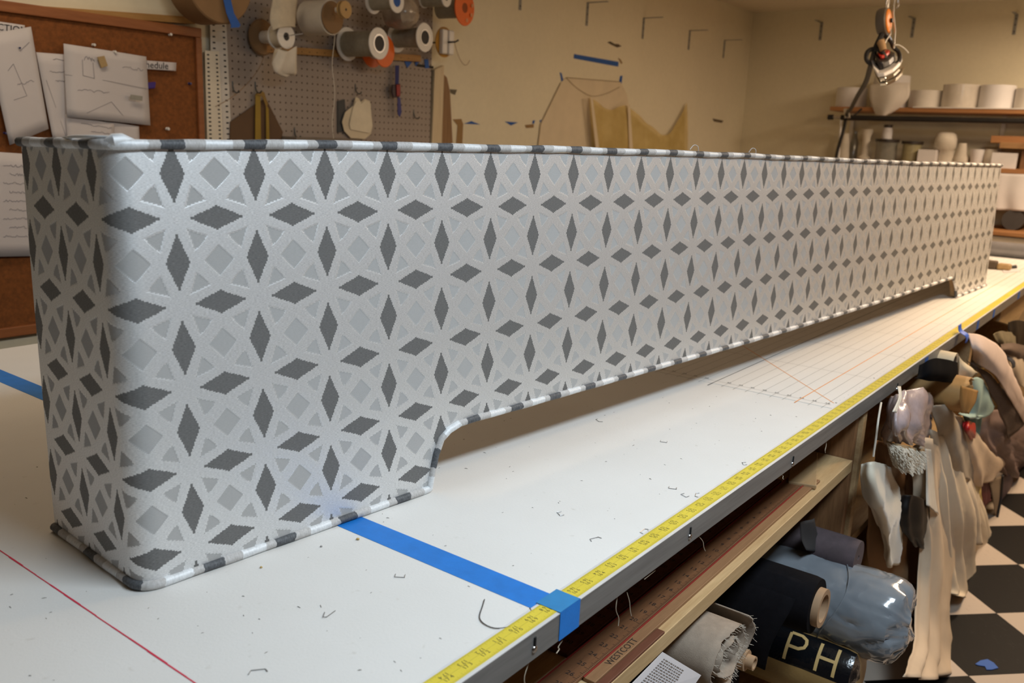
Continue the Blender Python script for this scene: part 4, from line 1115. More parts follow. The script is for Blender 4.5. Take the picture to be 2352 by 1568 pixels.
# printed cutting mat
gm = thing('cutting_sheet', 'cream printed cutting sheet with grey and orange grid lines on the table', 'cutting sheet', (2.6, .6, TZ))
M_MAT = mat('sheet_cream', (0.735, 0.705, 0.665), 0.8, var=.03, scale=3)
MZ = TZ+.0008
MB().box((1.098, .0137, TZ+.0001), (4.30, 1.28, MZ)).build('sheet', M_MAT, gm)
lines = MB(); orange = MB(); black = MB()
def ln(b, p, q, w, z=MZ+.0001):
    p, q = Vector((*p, z)), Vector((*q, z)); d = (q-p).normalized(); s_ = Vector((-d.y, d.x, 0))*w/2
    b.add([p-s_, q-s_, q+s_, p+s_], [(0, 1, 2, 3)])
for i in range(48):
    y = .030+.02475*i
    if i == 2: ln(orange, (1.083, y), (4.28, y), .0020)
    elif i == 9: ln(black, (1.075, y), (4.28, y), .0018)
    else: ln(lines, (1.085, y), (4.28, y), .0008)
for i in range(12): ln(lines, (1.118+.267*i, .022), (1.118+.267*i, 1.25), .0012)
ln(orange, (1.135, .022), (2.20, 1.045), .0019, MZ+.0002)
lines.build('grey_lines', mat('grey_print', (0.30, 0.28, 0.25), 0.7), gm, recalc=False)
orange.build('orange_lines', mat('orange_print', (0.80, 0.30, 0.05), 0.7), gm, recalc=False)
b = MB()
for i in range(18):
    if i == 9: continue
    b.text(str(58-2*i) if i else '58', (1.124, .0305+.02475*i, MZ+.0002), (0, -1, 0), (1, 0, 0), .0095)
for i in range(120):
    x = 1.14+i*.0254
    b.text('8' if i % 10 == 0 else '-', (x, .0195, MZ+.0002), (0, -1, 0), (1, 0, 0), .008)
b.build('printed_numbers', mat('black_print2', (0.06, 0.06, 0.065), 0.7), gm, recalc=False)
black.build('black_line', _m['black_print2'], gm, recalc=False)

# blue tape across the table, wrapped over the edge by a second piece
bt = thing('blue_tape', 'long blue masking tape strip running across the table under the cornice', 'tape', (.164, .6, TZ))
MB().box((.1455, .0137, TZ+.0001), (.1825, 1.40, TZ+.0004)).build('strip', M_BLUE, bt)
b2 = thing('blue_tape', 'short blue tape piece wrapped over the table edge and the yellow inch tape', 'tape', (.174, 0, TZ))
MB().box((.1560, -.0150, TAPE_Z+.0002), (.1930, .0150, TAPE_Z+.0005)).build('top_fold', mat('blue_tape_thin', (0.02, 0.22, 0.50), 0.5, var=.1, scale=40), b2)
MB().box((.1560, -.0152, TZ-.0300), (.1930, -.01475, TAPE_Z+.0005)).build('front_fold', M_BLUE, b2)
# small tape tabs on the channel further down
for k, (px, py, wd, lb) in enumerate(((2130, 816, .034, 'small blue tape tab on the table edge right above the black cloth roll'),
        (2250, 722, .034, 'blue tape tab on the table edge, second one beyond the curled tab'), (2287, 695, .034, 'blue tape tab on the table edge, third one along'), (2344, 656, .05, 'dark blue tape tab on the table edge at the right picture edge'))):
    p = atY(px, py, -.0148)
    tag(MB().box((p.x-wd/2, -.0149, TZ-.029), (p.x+wd/2, -.0147, TZ-.003)).build('tape_tab', M_BLUED), lb, 'tape', 'tape tabs on the table edge')
p = atY(2203, 755, -.0148)
g = cloth([[p+Vector((-.02, 0, .012)), p+Vector((.02, 0, .012))], [p+Vector((-.02, -.004, -.004)), p+Vector((.02, -.004, -.004))], [p+Vector((-.018, -.022, -.016)), p+Vector((.022, -.022, -.016))],
           [p+Vector((-.004, -.020, -.036)), p+Vector((.026, -.020, -.040))]], 6, 14)
tag(MB().grid(g).build('tape_tab', mat('blue_curl', (0.03, 0.13, 0.62), 0.5), smooth=True, solid=.0006), 'blue tape tab curling off the table edge', 'tape', 'tape tabs on the table edge')
# red snapped chalk line
b = MB(); y = -.0105
random.seed(2)
while y < 1.40:
    y2 = y+.03; x = -.1450+.0055*y+random.uniform(-.0002, .0002)
    w_ = random.uniform(.0012, .0020)
    b.add([(x-w_/2, max(y, .0137), TZ+.0003), (x+w_/2, max(y, .0137), TZ+.0003), (x+w_/2, y2, TZ+.0003), (x-w_/2, y2, TZ+.0003)], [(0, 1, 2, 3)])
    y = y2
tag(b.build('chalk_line', mat('red_chalk', (0.62, 0.02, 0.06), 0.9), recalc=False), 'thin red line snapped across the near end of the table', 'chalk line')

# staples, threads and crumbs
M_WIRE = mat('staple_wire', (0.33, 0.33, 0.34), 0.3, 0.9)
def staple(px, py, rot, kind, label):
    p = atZ(px, py, TZ+.0006)
    w_, l_ = (.0105, .0060) if kind == 0 else (.0120, .0075)
    pts = [(-w_/2, -l_*.9, .0006), (-w_/2*1.02, 0, .0), (w_/2*1.02, 0, 0), (w_/2, -l_, .0004)]
    if kind == 1: pts = [(-w_/2*1.5, -.002, .0), (-w_/2, .0035, .0), (w_/2, .0015, .0), (w_/2*1.2, -.003, 0)]
    if kind == 2: pts = [(w_*.7, -.004, 0), (-w_*.5, -.0015, .0006), (-w_*.6, .0015, .0006), (w_*.2, .0045, 0)]
    R_ = Matrix.Rotation(rot, 3, 'Z')
    b = MB().tube([p+R_ @ Vector(q) for q in pts], .00042, 6)
    tag(b.build('staple', M_WIRE), label, 'staple', 'bent staples lying on the table')
ST = [(918, 1325, 2.2, 0, 'open staple on the table between the cornice foot and the loose thread'), (753, 1410, .4, 2, 'bent staple lying on the near left part of the table'),
      (1283, 1180, 1.0, 0, 'staple lying alone on the table beyond the blue tape strip'), (1480, 1219, .2, 1, 'first of two bent staples touching the yellow tape'),
      (1495, 1222, .9, 1, 'second of two bent staples touching the yellow tape'), (1368, 1237, -.2, 1, 'stretched staple on the table left of the yellow tape'),
      (1545, 1122, 2.0, 0, 'upper left one of three staples near the yellow tape'), (1570, 1138, 1.2, 0, 'middle one of three staples near the yellow tape'),
      (1602, 1136, .5, 1, 'right one of three staples near the yellow tape'), (1706, 1064, .6, 0, 'staple far along the table beside the yellow tape'),
      (1524, 1015, 1.9, 0, 'small staple on the table below the middle of the cornice'), (1375, 965, 1.2, 1, 'staple in the shadow below the cornice arch'),
      (594, 1541, -.5, 1, 'straightened staple at the lower picture edge')]
for s_ in ST: staple(*s_)
th = crom([atZ(x, y, TZ+.001) for x, y in ((1113, 1376), (1108, 1393), (1102, 1412), (1104, 1424), (1115, 1434), (1132, 1441), (1150, 1442), (1172, 1439))], 40)
tag(MB().tube(th, .00055, 6).build('loose_thread', mat('dark_thread', (0.07, 0.065, 0.065), 0.6), smooth=True), 'dark curved thread lying against the yellow tape', 'thread')
tag(MB().tube([atZ(1217, 1396, TZ+.0008), atZ(1220, 1402, TZ+.0008)], .0006, 6).build('loose_thread', _m['dark_thread']), 'tiny dark thread end at the blue tape strip', 'thread')
def crumb(px, py, r, m, label):
    p = atZ(px, py, TZ+r*.6)
    b = MB().lathe([(0, -r*.6), (r*.8, -r*.4), (r, 0), (r*.6, r*.5), (0, r*.6)], p, (0.3, 0.2, 1), 7)
    b.v = [tuple(Vector(v)+Vector((1, .6, .1))*r*.5*mnoise.noise(Vector(v)*900)) for v in b.v]
    tag(b.build('crumb', m, smooth=True), label, 'crumb', 'crumbs on the table')
crumb(822, 1237, .0022, mat('straw', (0.50, 0.34, 0.12), 0.8), 'straw coloured crumb at the edge of the blue tape strip')
crumb(600, 1302, .0016, _m['straw'], 'small pale crumb in front of the cornice foot')
crumb(738, 1254, .0015, mat('lint_grey', (0.35, 0.34, 0.33), 0.9), 'grey lint tuft left of the blue tape strip')
random.seed(11)
# lint nobody could count
b = MB()
for _ in range(260):
    x = random.uniform(-.35, 1.05); y = random.uniform(.03, .75)
    if .14 < x < .19: continue
    r = random.uniform(.0003, .0010); a = random.uniform(0, PI); l_ = random.uniform(1, 3.2)
    d = Vector((math.cos(a), math.sin(a), 0)); s_ = Vector((-d.y, d.x, 0)); p = Vector((x, y, TZ+.0002))
    b.add([p-d*r*l_-s_*r*.5, p+d*r*l_-s_*r*.5, p+d*r*l_+s_*r*.5, p-d*r*l_+s_*r*.5, p+Vector((0, 0, r*.8))], [(0, 1, 4), (1, 2, 4), (2, 3, 4), (3, 0, 4)])
tag(b.build('lint_specks', mat('lint', (0.30, 0.27, 0.24), 0.9), recalc=False), 'fine dark lint scattered over the near canvas', 'lint', kind='stuff')
# stray threads on the cornice top
M_WC = mat('white_cord', (0.66, 0.64, 0.62), 0.7)
def wisp(px, py, px2, py2, c_, label):
    p = cover(c_, ztop(c_)+.009, -.004)
    tag(MB().tube(crom([p, p+Vector((-.004, 0, .008)), p+Vector((-.012, .004, .010)), p+Vector((-.022, .006, .002))], 12), .0006, 6).build('stray_thread', M_WC), label, 'thread', 'stray threads on the cornice top')
wisp(0, 0, 0, 0, 14.6, 'fine stray thread arching over the cornice top near its middle')
wisp(0, 0, 0, 0, 12.1, 'fine stray thread on the cornice top left of the middle')
# ================================================================== UNDER THE TABLE, near bay
def on_shelf(px, py, dz=0.0):
    z = TZ-.15
    for _ in range(8):
        p = atZ(px, py, z); z = shelf_z(p.x)+dz
    return p
M_RUL = wood('ruler_brown', (0.20, 0.085, 0.035), (0.12, 0.05, 0.02))
M_RULP = wood('ruler_pale', (0.30, 0.16, 0.075), (0.22, 0.11, 0.05))
M_RULR = wood('ruler_red', (0.17, 0.06, 0.03), (0.11, 0.035, 0.018))
M_REDP = mat('red_edge', (0.25, 0.025, 0.018), 0.5)
def shelf_ruler(label, xa, xb, y, wd, th, m, edge=True, nums=None, name=None):
    p0 = Vector((xa, y, shelf_z(xa))); p1 = Vector((xb, y, shelf_z(xb)))
    d = (p1-p0).normalized(); sd = Vector((-d.y, d.x, 0)).normalized(); L = (p1-p0).length
    t = thing('wooden_ruler', label, 'ruler', p0, 'wooden rulers on the shelf')
    up = sd.cross(d)*-1
    if up.z < 0: up = -up
    M = Matrix(((d.x, sd.x, up.x, p0.x), (d.y, sd.y, up.y, p0.y), (d.z, sd.z, up.z, p0.z), (0, 0, 0, 1)))
    stk = MB().box((0, 0, .0002), (L, wd, th), M).build('stick', m, t, bevel=.0008)
    if edge:
        MB().box((0, wd-.0022, th+.0001), (L, wd-.0002, th+.0009), M).build('metal_edge', M_REDP, t)
    b = MB()
    if nums:
        n0, st = nums
        k = 0
        while .02+k*.0254 < L-.01:
            x = .02+k*.0254
            for j in range(8):
                xx = x+j*.0254/8; ll = .008 if j == 0 else (.006 if j == 4 else .0035)
                if xx > L-.002: break
                vs = [M @ Vector(q) for q in ((xx, .0005, th+.0002), (xx+.0005, .0005, th+.0002), (xx+.0005, ll, th+.0002), (xx, ll, th+.0002))]
                b.add(vs, [(0, 1, 2, 3)])
            num_ = n0+st*k
            if num_ > 0:
                b.text(str(num_), M @ Vector((x+.004, .014, th+.0003)), -sd, d, .011)
            k += 1
    if name:
        b.text(name, M @ Vector((.075, wd*.42, th+.0003)), d, sd, .013)
    if b.v: b.build('graduations', mat('ruler_ink', (0.02, 0.012, 0.008), 0.7), stk, recalc=False)
    return t
shelf_ruler('dark brown wooden ruler lying furthest back on the shelf', .31, 1.03, .068, .030, .006, M_RULR, False, (30, -1))
shelf_ruler('broad brown ruler with black numerals in the middle of the shelf', -.20, 1.05, .031, .034, .005, M_RUL, True, (44, -1))
shelf_ruler('narrow pale ruler lettered WESTCOTT with a red edge near the shelf front', .285, 1.08, .0128, .0165, .005, M_RULP, True, None, 'WESTCOTT')
shelf_ruler('short reddish ruler ending halfway along the shelf front', .18, .437, .0005, .0115, .004, M_RULR, False, None)
p = Vector((1.03, .03, shelf_z(1.03)))
tag(MB().bar(p+Vector((0, .0, .0055)), p+Vector((.17, .055, .0102)), .050, .008).build('wood_offcut', wood('offcut', (0.45, 0.30, 0.15), (0.32, 0.2, 0.1)), bevel=.0015), 'thin wooden offcut lying at the far end of the shelf', 'offcut')

def rolled(name, label, cat, c, r, y1, m, tube=None, group=None, lump=0.0, seed=0, n=40, endr=.96):
    """roll along +Y from its end face at c.y to y1"""
    L = y1-c.y; t = thing(name, label, cat, c, group)
    inner = tube[0] if tube else r*.15
    prof = [(inner, 0.0), (r*endr, 0.0), (r, .012)]+[(r, L*k/12) for k in range(1, 12)]+[(r, L), (inner, L)]
    b = MB().lathe(prof, c, (0, 1, 0), n, closed=True)
    if lump:
        b.v = [tuple(Vector(v)+((Vector(v)-Vector((c.x, v[1], c.z))).normalized())*lump*(mnoise.noise(Vector(v)*11+Vector((seed, 0, 0)))+.6*mnoise.noise(Vector(v)*27))) for v in b.v]
    b.build('winding', m, t, smooth=True)
    if tube:
        MB().lathe([(tube[0]*.72, -.012), (tube[0], -.012), (tube[0], L), (tube[0]*.72, L)], c, (0, 1, 0), 28, closed=True).build('cardboard_tube', M_TUBE, t, smooth=True)
    return t
M_TUBE = mat('cardboard_tube', (0.40, 0.25, 0.14), 0.75, var=.1, scale=40)
# black cloth roll with a hanging flap
M_BLKC = mat('black_cloth', (0.008, 0.0075, 0.009), 0.9, var=.2, scale=60, bump=.0006, bscale=600, spec=.08)
cB = atY(1876, 1392, -.055)
tB = rolled('fabric_roll', 'black cloth roll on a cardboard tube with a flap hanging down', 'fabric roll', cB, .050, .55, M_BLKC, (.034,), 'fabric rolls in the near bay')
yb0 = cB.y+.004
def fl_(px, py, y): return atY(px, py, y)
e0 = cB+Vector((.012, .03, .048))
rows = []
for i in range(5):
    y = cB.y+.026+i*.13
    top = Vector((cB.x-.020, y, cB.z+.048)); side = Vector((cB.x-.052, y, cB.z+.010)); mid_ = Vector((cB.x-.070, y+.02, cB.z-.055)); low = Vector((cB.x-.060, y+.03, cB.z-.118+.008*i))
    rows.append([top, side, mid_, low])
MB().grid(cloth(rows, 18, 22, .0015, 2)).build('hanging_flap', M_BLKC, tB, smooth=True, solid=.0012)
# grey plastic wrapped roll
t = NT('plastic_wrap')
n = t.noise(5, 4, 0.6); n2a = t.noise(7, 3, 0.6); n2b = t.noise(11, 3, 0.5); n2b.s.node.noise_type = 'RIDGED_MULTIFRACTAL'; n2 = n2a*0.5+n2b*0.25
t.put(t.b.inputs['Base Color'], t.ramp(n, [(0.3, (0.17, 0.19, 0.215)), (0.7, (0.26, 0.285, 0.31))]))
t.b.inputs['Roughness'].default_value = 0.16; t.b.inputs['Coat Weight'].default_value = 0.8; t.b.inputs['Coat Roughness'].default_value = 0.08
t.bump(n2, 0.6, 0.006)
M_WRAP = t.m
cG = atY(2083, 1438, -.165); rG = .084
tG = thing('fabric_roll', 'thick grey roll wrapped in shiny crinkled plastic sticking out of the near bay', 'fabric roll', cG, 'fabric rolls in the near bay')
prof = [(.0, -.004), (rG*.25, -.005), (rG*.45, -.006), (rG*.62, -.004), (rG*.80, .002), (rG*.90, .009), (rG*.97, .020), (rG, .034)]
prof += [(rG*(1.0+.012*math.sin(k*.4)), .034+.009*k) for k in range(1, 36)]+[(rG, .40), (rG, .55), (rG, .76), (0, .76)]
b = MB().lathe(prof, cG, (0, 1, 0), 96)
vv_ = []
for v in b.v:
    v = Vector(v); d = Vector((v.x-cG.x, 0, v.z-cG.z))
    dn = d.normalized() if d.length > 1e-6 else Vector((0, 0, 0))
    dist = v.y-cG.y
    k = max(0.25, 1-max(0, dist-.05)/.25)
    q = Vector((v.x, v.y*.7, v.z))
    cr_ = (1-min(1, abs(mnoise.noise(q*17))*4))**2+.6*(1-min(1, abs(mnoise.noise(q*34+Vector((3, 0, 0))))*4))**2
    dd = k*(-.0045*cr_+.004*mnoise.noise(q*9))
    vv_.append(tuple(v+dn*dd+Vector((0, -1, 0))*(.010*mnoise.noise(v*26)-.006*cr_)*(1 if dist < .012 else 0)))
b.v = vv_
b.build('plastic_wrap', M_WRAP, tG, smooth=True)
# bands of tape creases
MB().tube([cG+Vector((math.cos(a)*rG*1.005, .12+.02*math.sin(a*2), math.sin(a)*rG*1.005)) for a in [2*PI*k/40 for k in range(40)]], .0012, 6, closed=True).build('wrap_seam', M_WRAP, tG, smooth=True)
# black and gold parcel roll lettered JOSEPH
t = NT('black_gold_wrap')
tc = t.node('ShaderNodeTexCoord')
cJ = atY(1970, 1556, -.104); rJ = .068
sp = t.node('ShaderNodeSeparateXYZ'); t.t.links.new(tc.outputs['Object'], sp.inputs[0])
ang = t.math('ARCTAN2', E(t, sp.outputs[2])-cJ.z, cJ.x-E(t, sp.outputs[0]))     # 0 = towards -X, up positive
wob = t.noise(9, 2)
blk = (ang+(wob-.5)*.12-0.20).gt(0.0)*(1.22-ang-(wob-.5)*.12).gt(0.0)
t.put(t.b.inputs['Base Color'], t.mix(blk, (0.34, 0.21, 0.075, 1), (0.006, 0.0065, 0.008, 1)))
t.put(t.b.inputs['Roughness'], 0.42-blk*0.26)
n2 = t.noise(18, 4, 0.7); t.bump(n2, 0.5, 0.004)
M_JO = t.m
M_GOLD = mat('gold_print', (0.62, 0.42, 0.17), 0.4)
tJ = thing('parcel_roll', 'black and gold wrapped roll lettered JOSEPH below the grey plastic roll', 'fabric roll', cJ, 'fabric rolls in the near bay')
b = MB().lathe([(0, -.004), (rJ*.6, -.004), (rJ*.92, .002), (rJ, .018), (rJ, .1), (rJ*1.01, .2), (rJ, .3), (rJ, .66), (0, .66)], cJ, (0, 1, 0), 64)
b.v = [tuple(Vector(v)+Vector((v[0]-cJ.x, 0, v[2]-cJ.z))*.05*mnoise.noise(Vector(v)*24)) if Vector(v).y < cJ.y+.012 else v for v in b.v]
wrp = b.build('wrapping', M_JO, tJ, smooth=True)
# thin stroke letters lying on the curved face, reading outwards
STROKES = {'H': [[(-.3, -.5), (-.3, .5)], [(.3, -.5), (.3, .5)], [(-.3, 0), (.3, 0)]],
           'P': [[(-.28, -.5), (-.28, .5)], [(-.28, .5), (.1, .5), (.28, .4), (.32, .25), (.28, .1), (.1, 0), (-.28, 0)]],
           'E': [[(.28, .5), (-.28, .5), (-.28, -.5), (.28, -.5)], [(-.28, 0), (.18, 0)]],
           'S': [[(.3, .36), (.15, .5), (-.15, .5), (-.3, .36), (-.28, .15), (0, 0), (.28, -.15), (.3, -.36), (.15, -.5), (-.15, -.5), (-.3, -.36)]],
           'O': [[(.34*math.cos(a), .5*math.sin(a)) for a in [2*PI*k/24 for k in range(25)]]],
           'J': [[(.2, .5), (.2, -.25), (.1, -.45), (-.1, -.5), (-.25, -.35)]]}
R_ = rJ*1.012
def jp(gx, gy, y0, sz):
    a_ = .70+gy*sz/R_
    return Vector((cJ.x-math.cos(a_)*R_, y0-gx*sz, cJ.z+math.sin(a_)*R_))
for k, ch_ in enumerate('HPESOJ'):
    b = MB(); y0 = cJ.y+.046+k*.060; sz = .054; wd = .055
    for st in STROKES[ch_]:
        pts = []
        for (x0, y_0), (x1, y_1) in zip(st, st[1:]):
            n_ = max(2, int(math.hypot(x1-x0, y_1-y_0)/.06))
            for i in range(n_): pts.append((x0+(x1-x0)*i/n_, y_0+(y_1-y_0)*i/n_))
        pts.append(st[-1])
        L_, R2 = [], []
        for i, (x, y) in enumerate(pts):
            ax_, ay_ = pts[max(i-1, 0)]; bx_, by_ = pts[min(i+1, len(pts)-1)]
            dx, dy = bx_-ax_, by_-ay_; q_ = math.hypot(dx, dy) or 1; nx, ny = -dy/q_*wd, dx/q_*wd
            L_.append(jp(x+nx, y+ny, y0, sz)); R2.append(jp(x-nx, y-ny, y0, sz))
        b.grid([L_, R2])
    b.build('letter', M_GOLD, wrp, recalc=False)
# loose linen roll: an open spiral with a frayed edge
M_LINEN = mat('linen', (0.34, 0.265, 0.20), 0.9, var=.14, scale=80, bump=.001, bscale=700)
cL = atY(1678, 1502, -.035)
tL = thing('fabric_roll', 'loosely rolled beige linen with a frayed open end', 'fabric roll', cL, 'fabric rolls in the near bay')
rows = []
NS_ = 90
for i in range(14):
    yy = cL.y+.62*(i/13)**1.5; r_ = []
    for j in range(NS_):
        s_ = j/(NS_-1); a = -0.6+s_*4.4*PI; rad = .020+.044*s_+.006*math.sin(a*2.1+.5)*(s_)
        edge = .012*mnoise.noise(Vector((s_*14, 2, 0)))+.004*mnoise.noise(Vector((s_*60, 5, 0))) if i == 0 else 0
        r_.append(Vector((cL.x+math.cos(a)*rad*1.12, yy+edge, cL.z+math.sin(a)*rad*.92)))
    rows.append(r_)
MB().grid(rows).build('linen_spiral', M_LINEN, tL, smooth=True, solid=.0022)
b = MB(); random.seed(5)
for j in range(0, NS_):
    p = rows[0][j]
    for _ in range(2):
        b.tube([p, p+Vector((random.uniform(-.003, .003), -random.uniform(.003, .008), random.uniform(-.004, .003)))], .0003, 4)
b.build('frayed_edge', mat('linen_fray', (0.55, 0.47, 0.38), 0.9), tL)
cT = atY(1716, 1517, -.03)
rolled('cardboard_tube', 'small empty cardboard tube beside the loose linen', 'tube', cT, .017, .5, M_TUBE, (.011,))
# printed sheet
q = [atY(1402, 1620, -.012), atY(1522, 1497, -.012), atY(1610, 1550, -.028), atY(1520, 1680, -.028)]
ps_ = thing('printed_sheet', 'white printed instruction sheet under the shelf at the lower edge', 'paper', q[0])
MB().grid([[q[0], q[1]], [q[3], q[2]]]).build('sheet', M_PAPER, ps_, solid=.0008)
b = MB(); dn_ = (q[1]-q[0]).normalized(); dr_ = (q[2]-q[1]).normalized(); nn_ = dn_.cross(dr_).normalized()
if nn_.dot(CAM-q[1]) < 0: nn_ = -nn_
random.seed(8)
for i in range(18):
    st = q[1]-dn_*(.010+i*.0052)+dr_*.012+nn_*.0012; x = 0
    while x < .062:
        l_ = random.uniform(.003, .008)
        a = st+dr_*x; b.add([a, a+dr_*l_, a+dr_*l_-dn_*.0016, a-dn_*.0016], [(0, 1, 2, 3)]); x += l_+.0016
b.build('print_lines', mat('grey_ink', (0.18, 0.17, 0.17), 0.8), ps_, recalc=False)
# pale planks under the rolls
for k, (dx, w_) in enumerate(((-.115, .055), (-.055, .055))):
    tag(MB().box((cJ.x-.085+dx-w_/2, -.06-.02*k, TZ-.612+.0005), (cJ.x-.085+dx+w_/2, .55, TZ-.582-.004*k)).build('pale_plank', wood('plank_grey', (0.50, 0.39, 0.26), (0.38, 0.28, 0.18), stretch=(14, 1.2, 14)), bevel=.001),
        ['left pale plank lying under the linen roll', 'right pale plank lying beside the lettered parcel'][k], 'plank', 'planks in the near bay')
# mauve roll with spots, dark sheet
M_MAUVE = mat('mauve_wool', (0.085, 0.062, 0.068), 0.85, var=.2, scale=60)
cM = atY(1972, 1280, -.056)
rolled('fabric_roll', 'mauve-brown wool roll lying behind the grey plastic roll', 'fabric roll', cM, .036, .5, M_MAUVE, None, 'fabric rolls in the near bay', .004, 3)
rows = [[atY(1838, 1200, .03), atY(1870, 1190, .02)], [atY(1842, 1235, .03), atY(1880, 1230, .02)], [atY(1855, 1262, .02), atY(1893, 1272, .015)]]
tag(MB().grid(cloth(rows, 10, 12, .003, 1)).build('dark_sheet', mat('dark_grey_sheet', (0.055, 0.05, 0.048), 0.6), smooth=True, solid=.001), 'dark grey sheet standing behind the grey plastic roll', 'sheet')
# hidden bolts that carry the rolls
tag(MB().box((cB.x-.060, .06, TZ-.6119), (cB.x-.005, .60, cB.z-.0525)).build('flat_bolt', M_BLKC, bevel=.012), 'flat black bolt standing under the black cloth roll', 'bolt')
# hanging thread ends below the edge channel
random.seed(21)
M_TH = mat('pale_thread', (0.58, 0.48, 0.36), 0.8)
for k, (px, py, px2, py2, lb) in enumerate(((1418, 1368, 1420, 1437, 'pale thread end hanging below the table edge right of the blue tape'), (1440, 1360, 1450, 1414, 'pale thread end hanging next to another below the table edge'),
        (1292, 1470, 1278, 1500, 'short pale thread under the wrapped blue tape'), (1606, 1232, 1620, 1265, 'curled pale thread below the screw slot'),
        (1505, 1310, 1480, 1330, 'curved pale thread under the middle of the near table edge'), (1218, 1512, 1205, 1600, 'long pale thread hanging at the lower picture edge'),
        (1898, 1012, 1896, 1040, 'pale thread loop below the table edge near the divider'), (1795, 1090, 1800, 1100, 'tiny pale thread below the far table edge'))):
    a = atY(px, py, -.008); a.z = min(a.z, TZ-.0305); c_ = atY(px2, py2, -.010)
    pts = [a, a.lerp(c_, .4)+Vector((random.uniform(-.006, .006), 0, 0)), a.lerp(c_, .75)+Vector((random.uniform(-.004, .004), 0, 0)), c_]
    tag(MB().tube(crom(pts, 14), .0005, 5).build('thread_end', M_TH, smooth=True), lb, 'thread', 'thread ends under the table edge')

# ================================================================== UNDER THE TABLE, far bays: cloth pile
def yrows(rows): return [[atY(*q) for q in r] for r in rows]
def drape(name, label, rows, m, nu=26, nv=30, fold=.008, nf=3, ph=0.0, rough=.004, seed=0, th=.0015, cat='cloth', group='cloth under the far bays', foldv=0.0):
    g = cloth(yrows(rows), nu, nv, fold, nf, ph, rough, seed, foldv)
    o = MB().grid(g).build(name, m, smooth=True, solid=th)
    return tag(o, label, cat, group)
M_IVORY = mat('ivory_satin', (0.78, 0.71, 0.57), 0.42, var=.06, sheen=.3)
M_BSATIN = mat('black_satin', (0.007, 0.006, 0.006), 0.5, var=.2, spec=.25)
def sheer(name, col, alpha=.86):
    return mat(name, col, .7, var=.10, scale=6, alpha=alpha)
M_ORG = sheer('peach_organza', (0.74, 0.59, 0.43), .90)
M_ORG2 = sheer('cream_organza', (0.80, 0.68, 0.52), .88)
M_FELT = mat('grey_felt', (0.40, 0.335, 0.26), .9, var=.08, scale=40, bump=.001, bscale=400)
M_PINKW = mat('pinkish_wool', (0.66, 0.52, 0.45), .9, var=.06, scale=40)
M_DBROWN = mat('dark_brown_wool', (0.085, 0.052, 0.035), .85, var=.2, scale=40)
M_AQUA = mat('aqua_cotton', (0.40, 0.55, 0.50), .8, var=.08)
M_RED = mat('red_bag', (0.45, 0.015, 0.015), .35)
M_LILAC = mat('lilac_film', (0.48, 0.39, 0.40), .25, var=.25, scale=18, bump=.004, bscale=26, coat=.5)
M_MSHEER = sheer('mauve_sheer', (0.22, 0.15, 0.135), .92)
drape('ivory_sleeve', 'ivory satin length hanging like a sleeve beside the divider boards',
      [[(1978, 1066, -.03), (2008, 1060, -.05), (2046, 1074, -.03)], [(1976, 1105, -.03), (2015, 1108, -.06), (2062, 1128, -.03)], [(1990, 1148, -.03), (2030, 1158, -.065), (2080, 1186, -.03)],
       [(2013, 1198, -.03), (2046, 1208, -.06), (2078, 1212, -.03)], [(2026, 1255, -.03), (2050, 1260, -.055), (2077, 1258, -.03)], [(2034, 1294, -.03), (2052, 1300, -.05), (2078, 1288, -.03)]], M_IVORY, fold=.004, nf=2, rough=.010, seed=3)
drape('black_satin', 'crumpled black satin scrap hanging next to the ivory satin',
      [[(2078, 1138, -.055), (2108, 1140, -.07), (2134, 1164, -.055)], [(2070, 1182, -.055), (2108, 1186, -.075), (2149, 1202, -.055)], [(2076, 1224, -.055), (2110, 1230, -.07), (2147, 1218, -.055)], [(2094, 1243, -.055), (2116, 1258, -.06), (2137, 1236, -.055)]],
      M_BSATIN, fold=.005, nf=3, rough=.010, seed=7)
drape('organza_length', 'long peach organza falling to the floor in front of the pile',
      [[(2098, 1030, -.035), (2130, 1005, -.05), (2158, 1030, -.035)], [(2100, 1120, -.045), (2140, 1120, -.06), (2180, 1150, -.045)], [(2118, 1250, -.06), (2155, 1250, -.08), (2196, 1280, -.06)],
       [(2112, 1390, -.085), (2150, 1400, -.10), (2184, 1400, -.085)], [(2105, 1480, -.11), (2150, 1490, -.125), (2188, 1480, -.11)], [(2085, 1552, -.142), (2140, 1560, -.15), (2192, 1540, -.142)]], M_ORG, nv=40, fold=.010, nf=3, rough=.006, seed=1)
drape('organza_length', 'wide cream organza with a pale hem ending above the checkered floor',
      [[(2140, 985, -.03), (2172, 1010, -.04), (2200, 1050, -.03)], [(2150, 1080, -.04), (2198, 1090, -.06), (2244, 1128, -.04)], [(2160, 1180, -.055), (2220, 1185, -.08), (2274, 1220, -.055)],
       [(2165, 1270, -.06), (2220, 1280, -.075), (2272, 1290, -.06)], [(2180, 1340, -.08), (2225, 1352, -.09), (2274, 1325, -.08)], [(2182, 1362, -.085), (2205, 1368, -.09), (2232, 1357, -.085)]], M_ORG2, nv=36, fold=.014, nf=4, ph=1, rough=.006, seed=2)
drape('organza_length', 'short cream organza corner fanning out over the wide organza',
      [[(2190, 1060, -.02), (2215, 1075, -.03), (2230, 1100, -.02)], [(2205, 1140, -.045), (2238, 1150, -.068), (2262, 1168, -.045)], [(2215, 1255, -.062), (2248, 1250, -.085), (2284, 1238, -.062)]], M_ORG2, fold=.010, nf=3, ph=2, seed=5)
drape('white_strip', 'narrow white cloth strip hanging over the peach organza',
      [[(2126, 1030, -.06), (2139, 1032, -.06)], [(2128, 1110, -.068), (2146, 1110, -.068)], [(2130, 1160, -.078), (2157, 1182, -.078)]], M_WHITEC, nu=8, fold=.002, rough=.002)
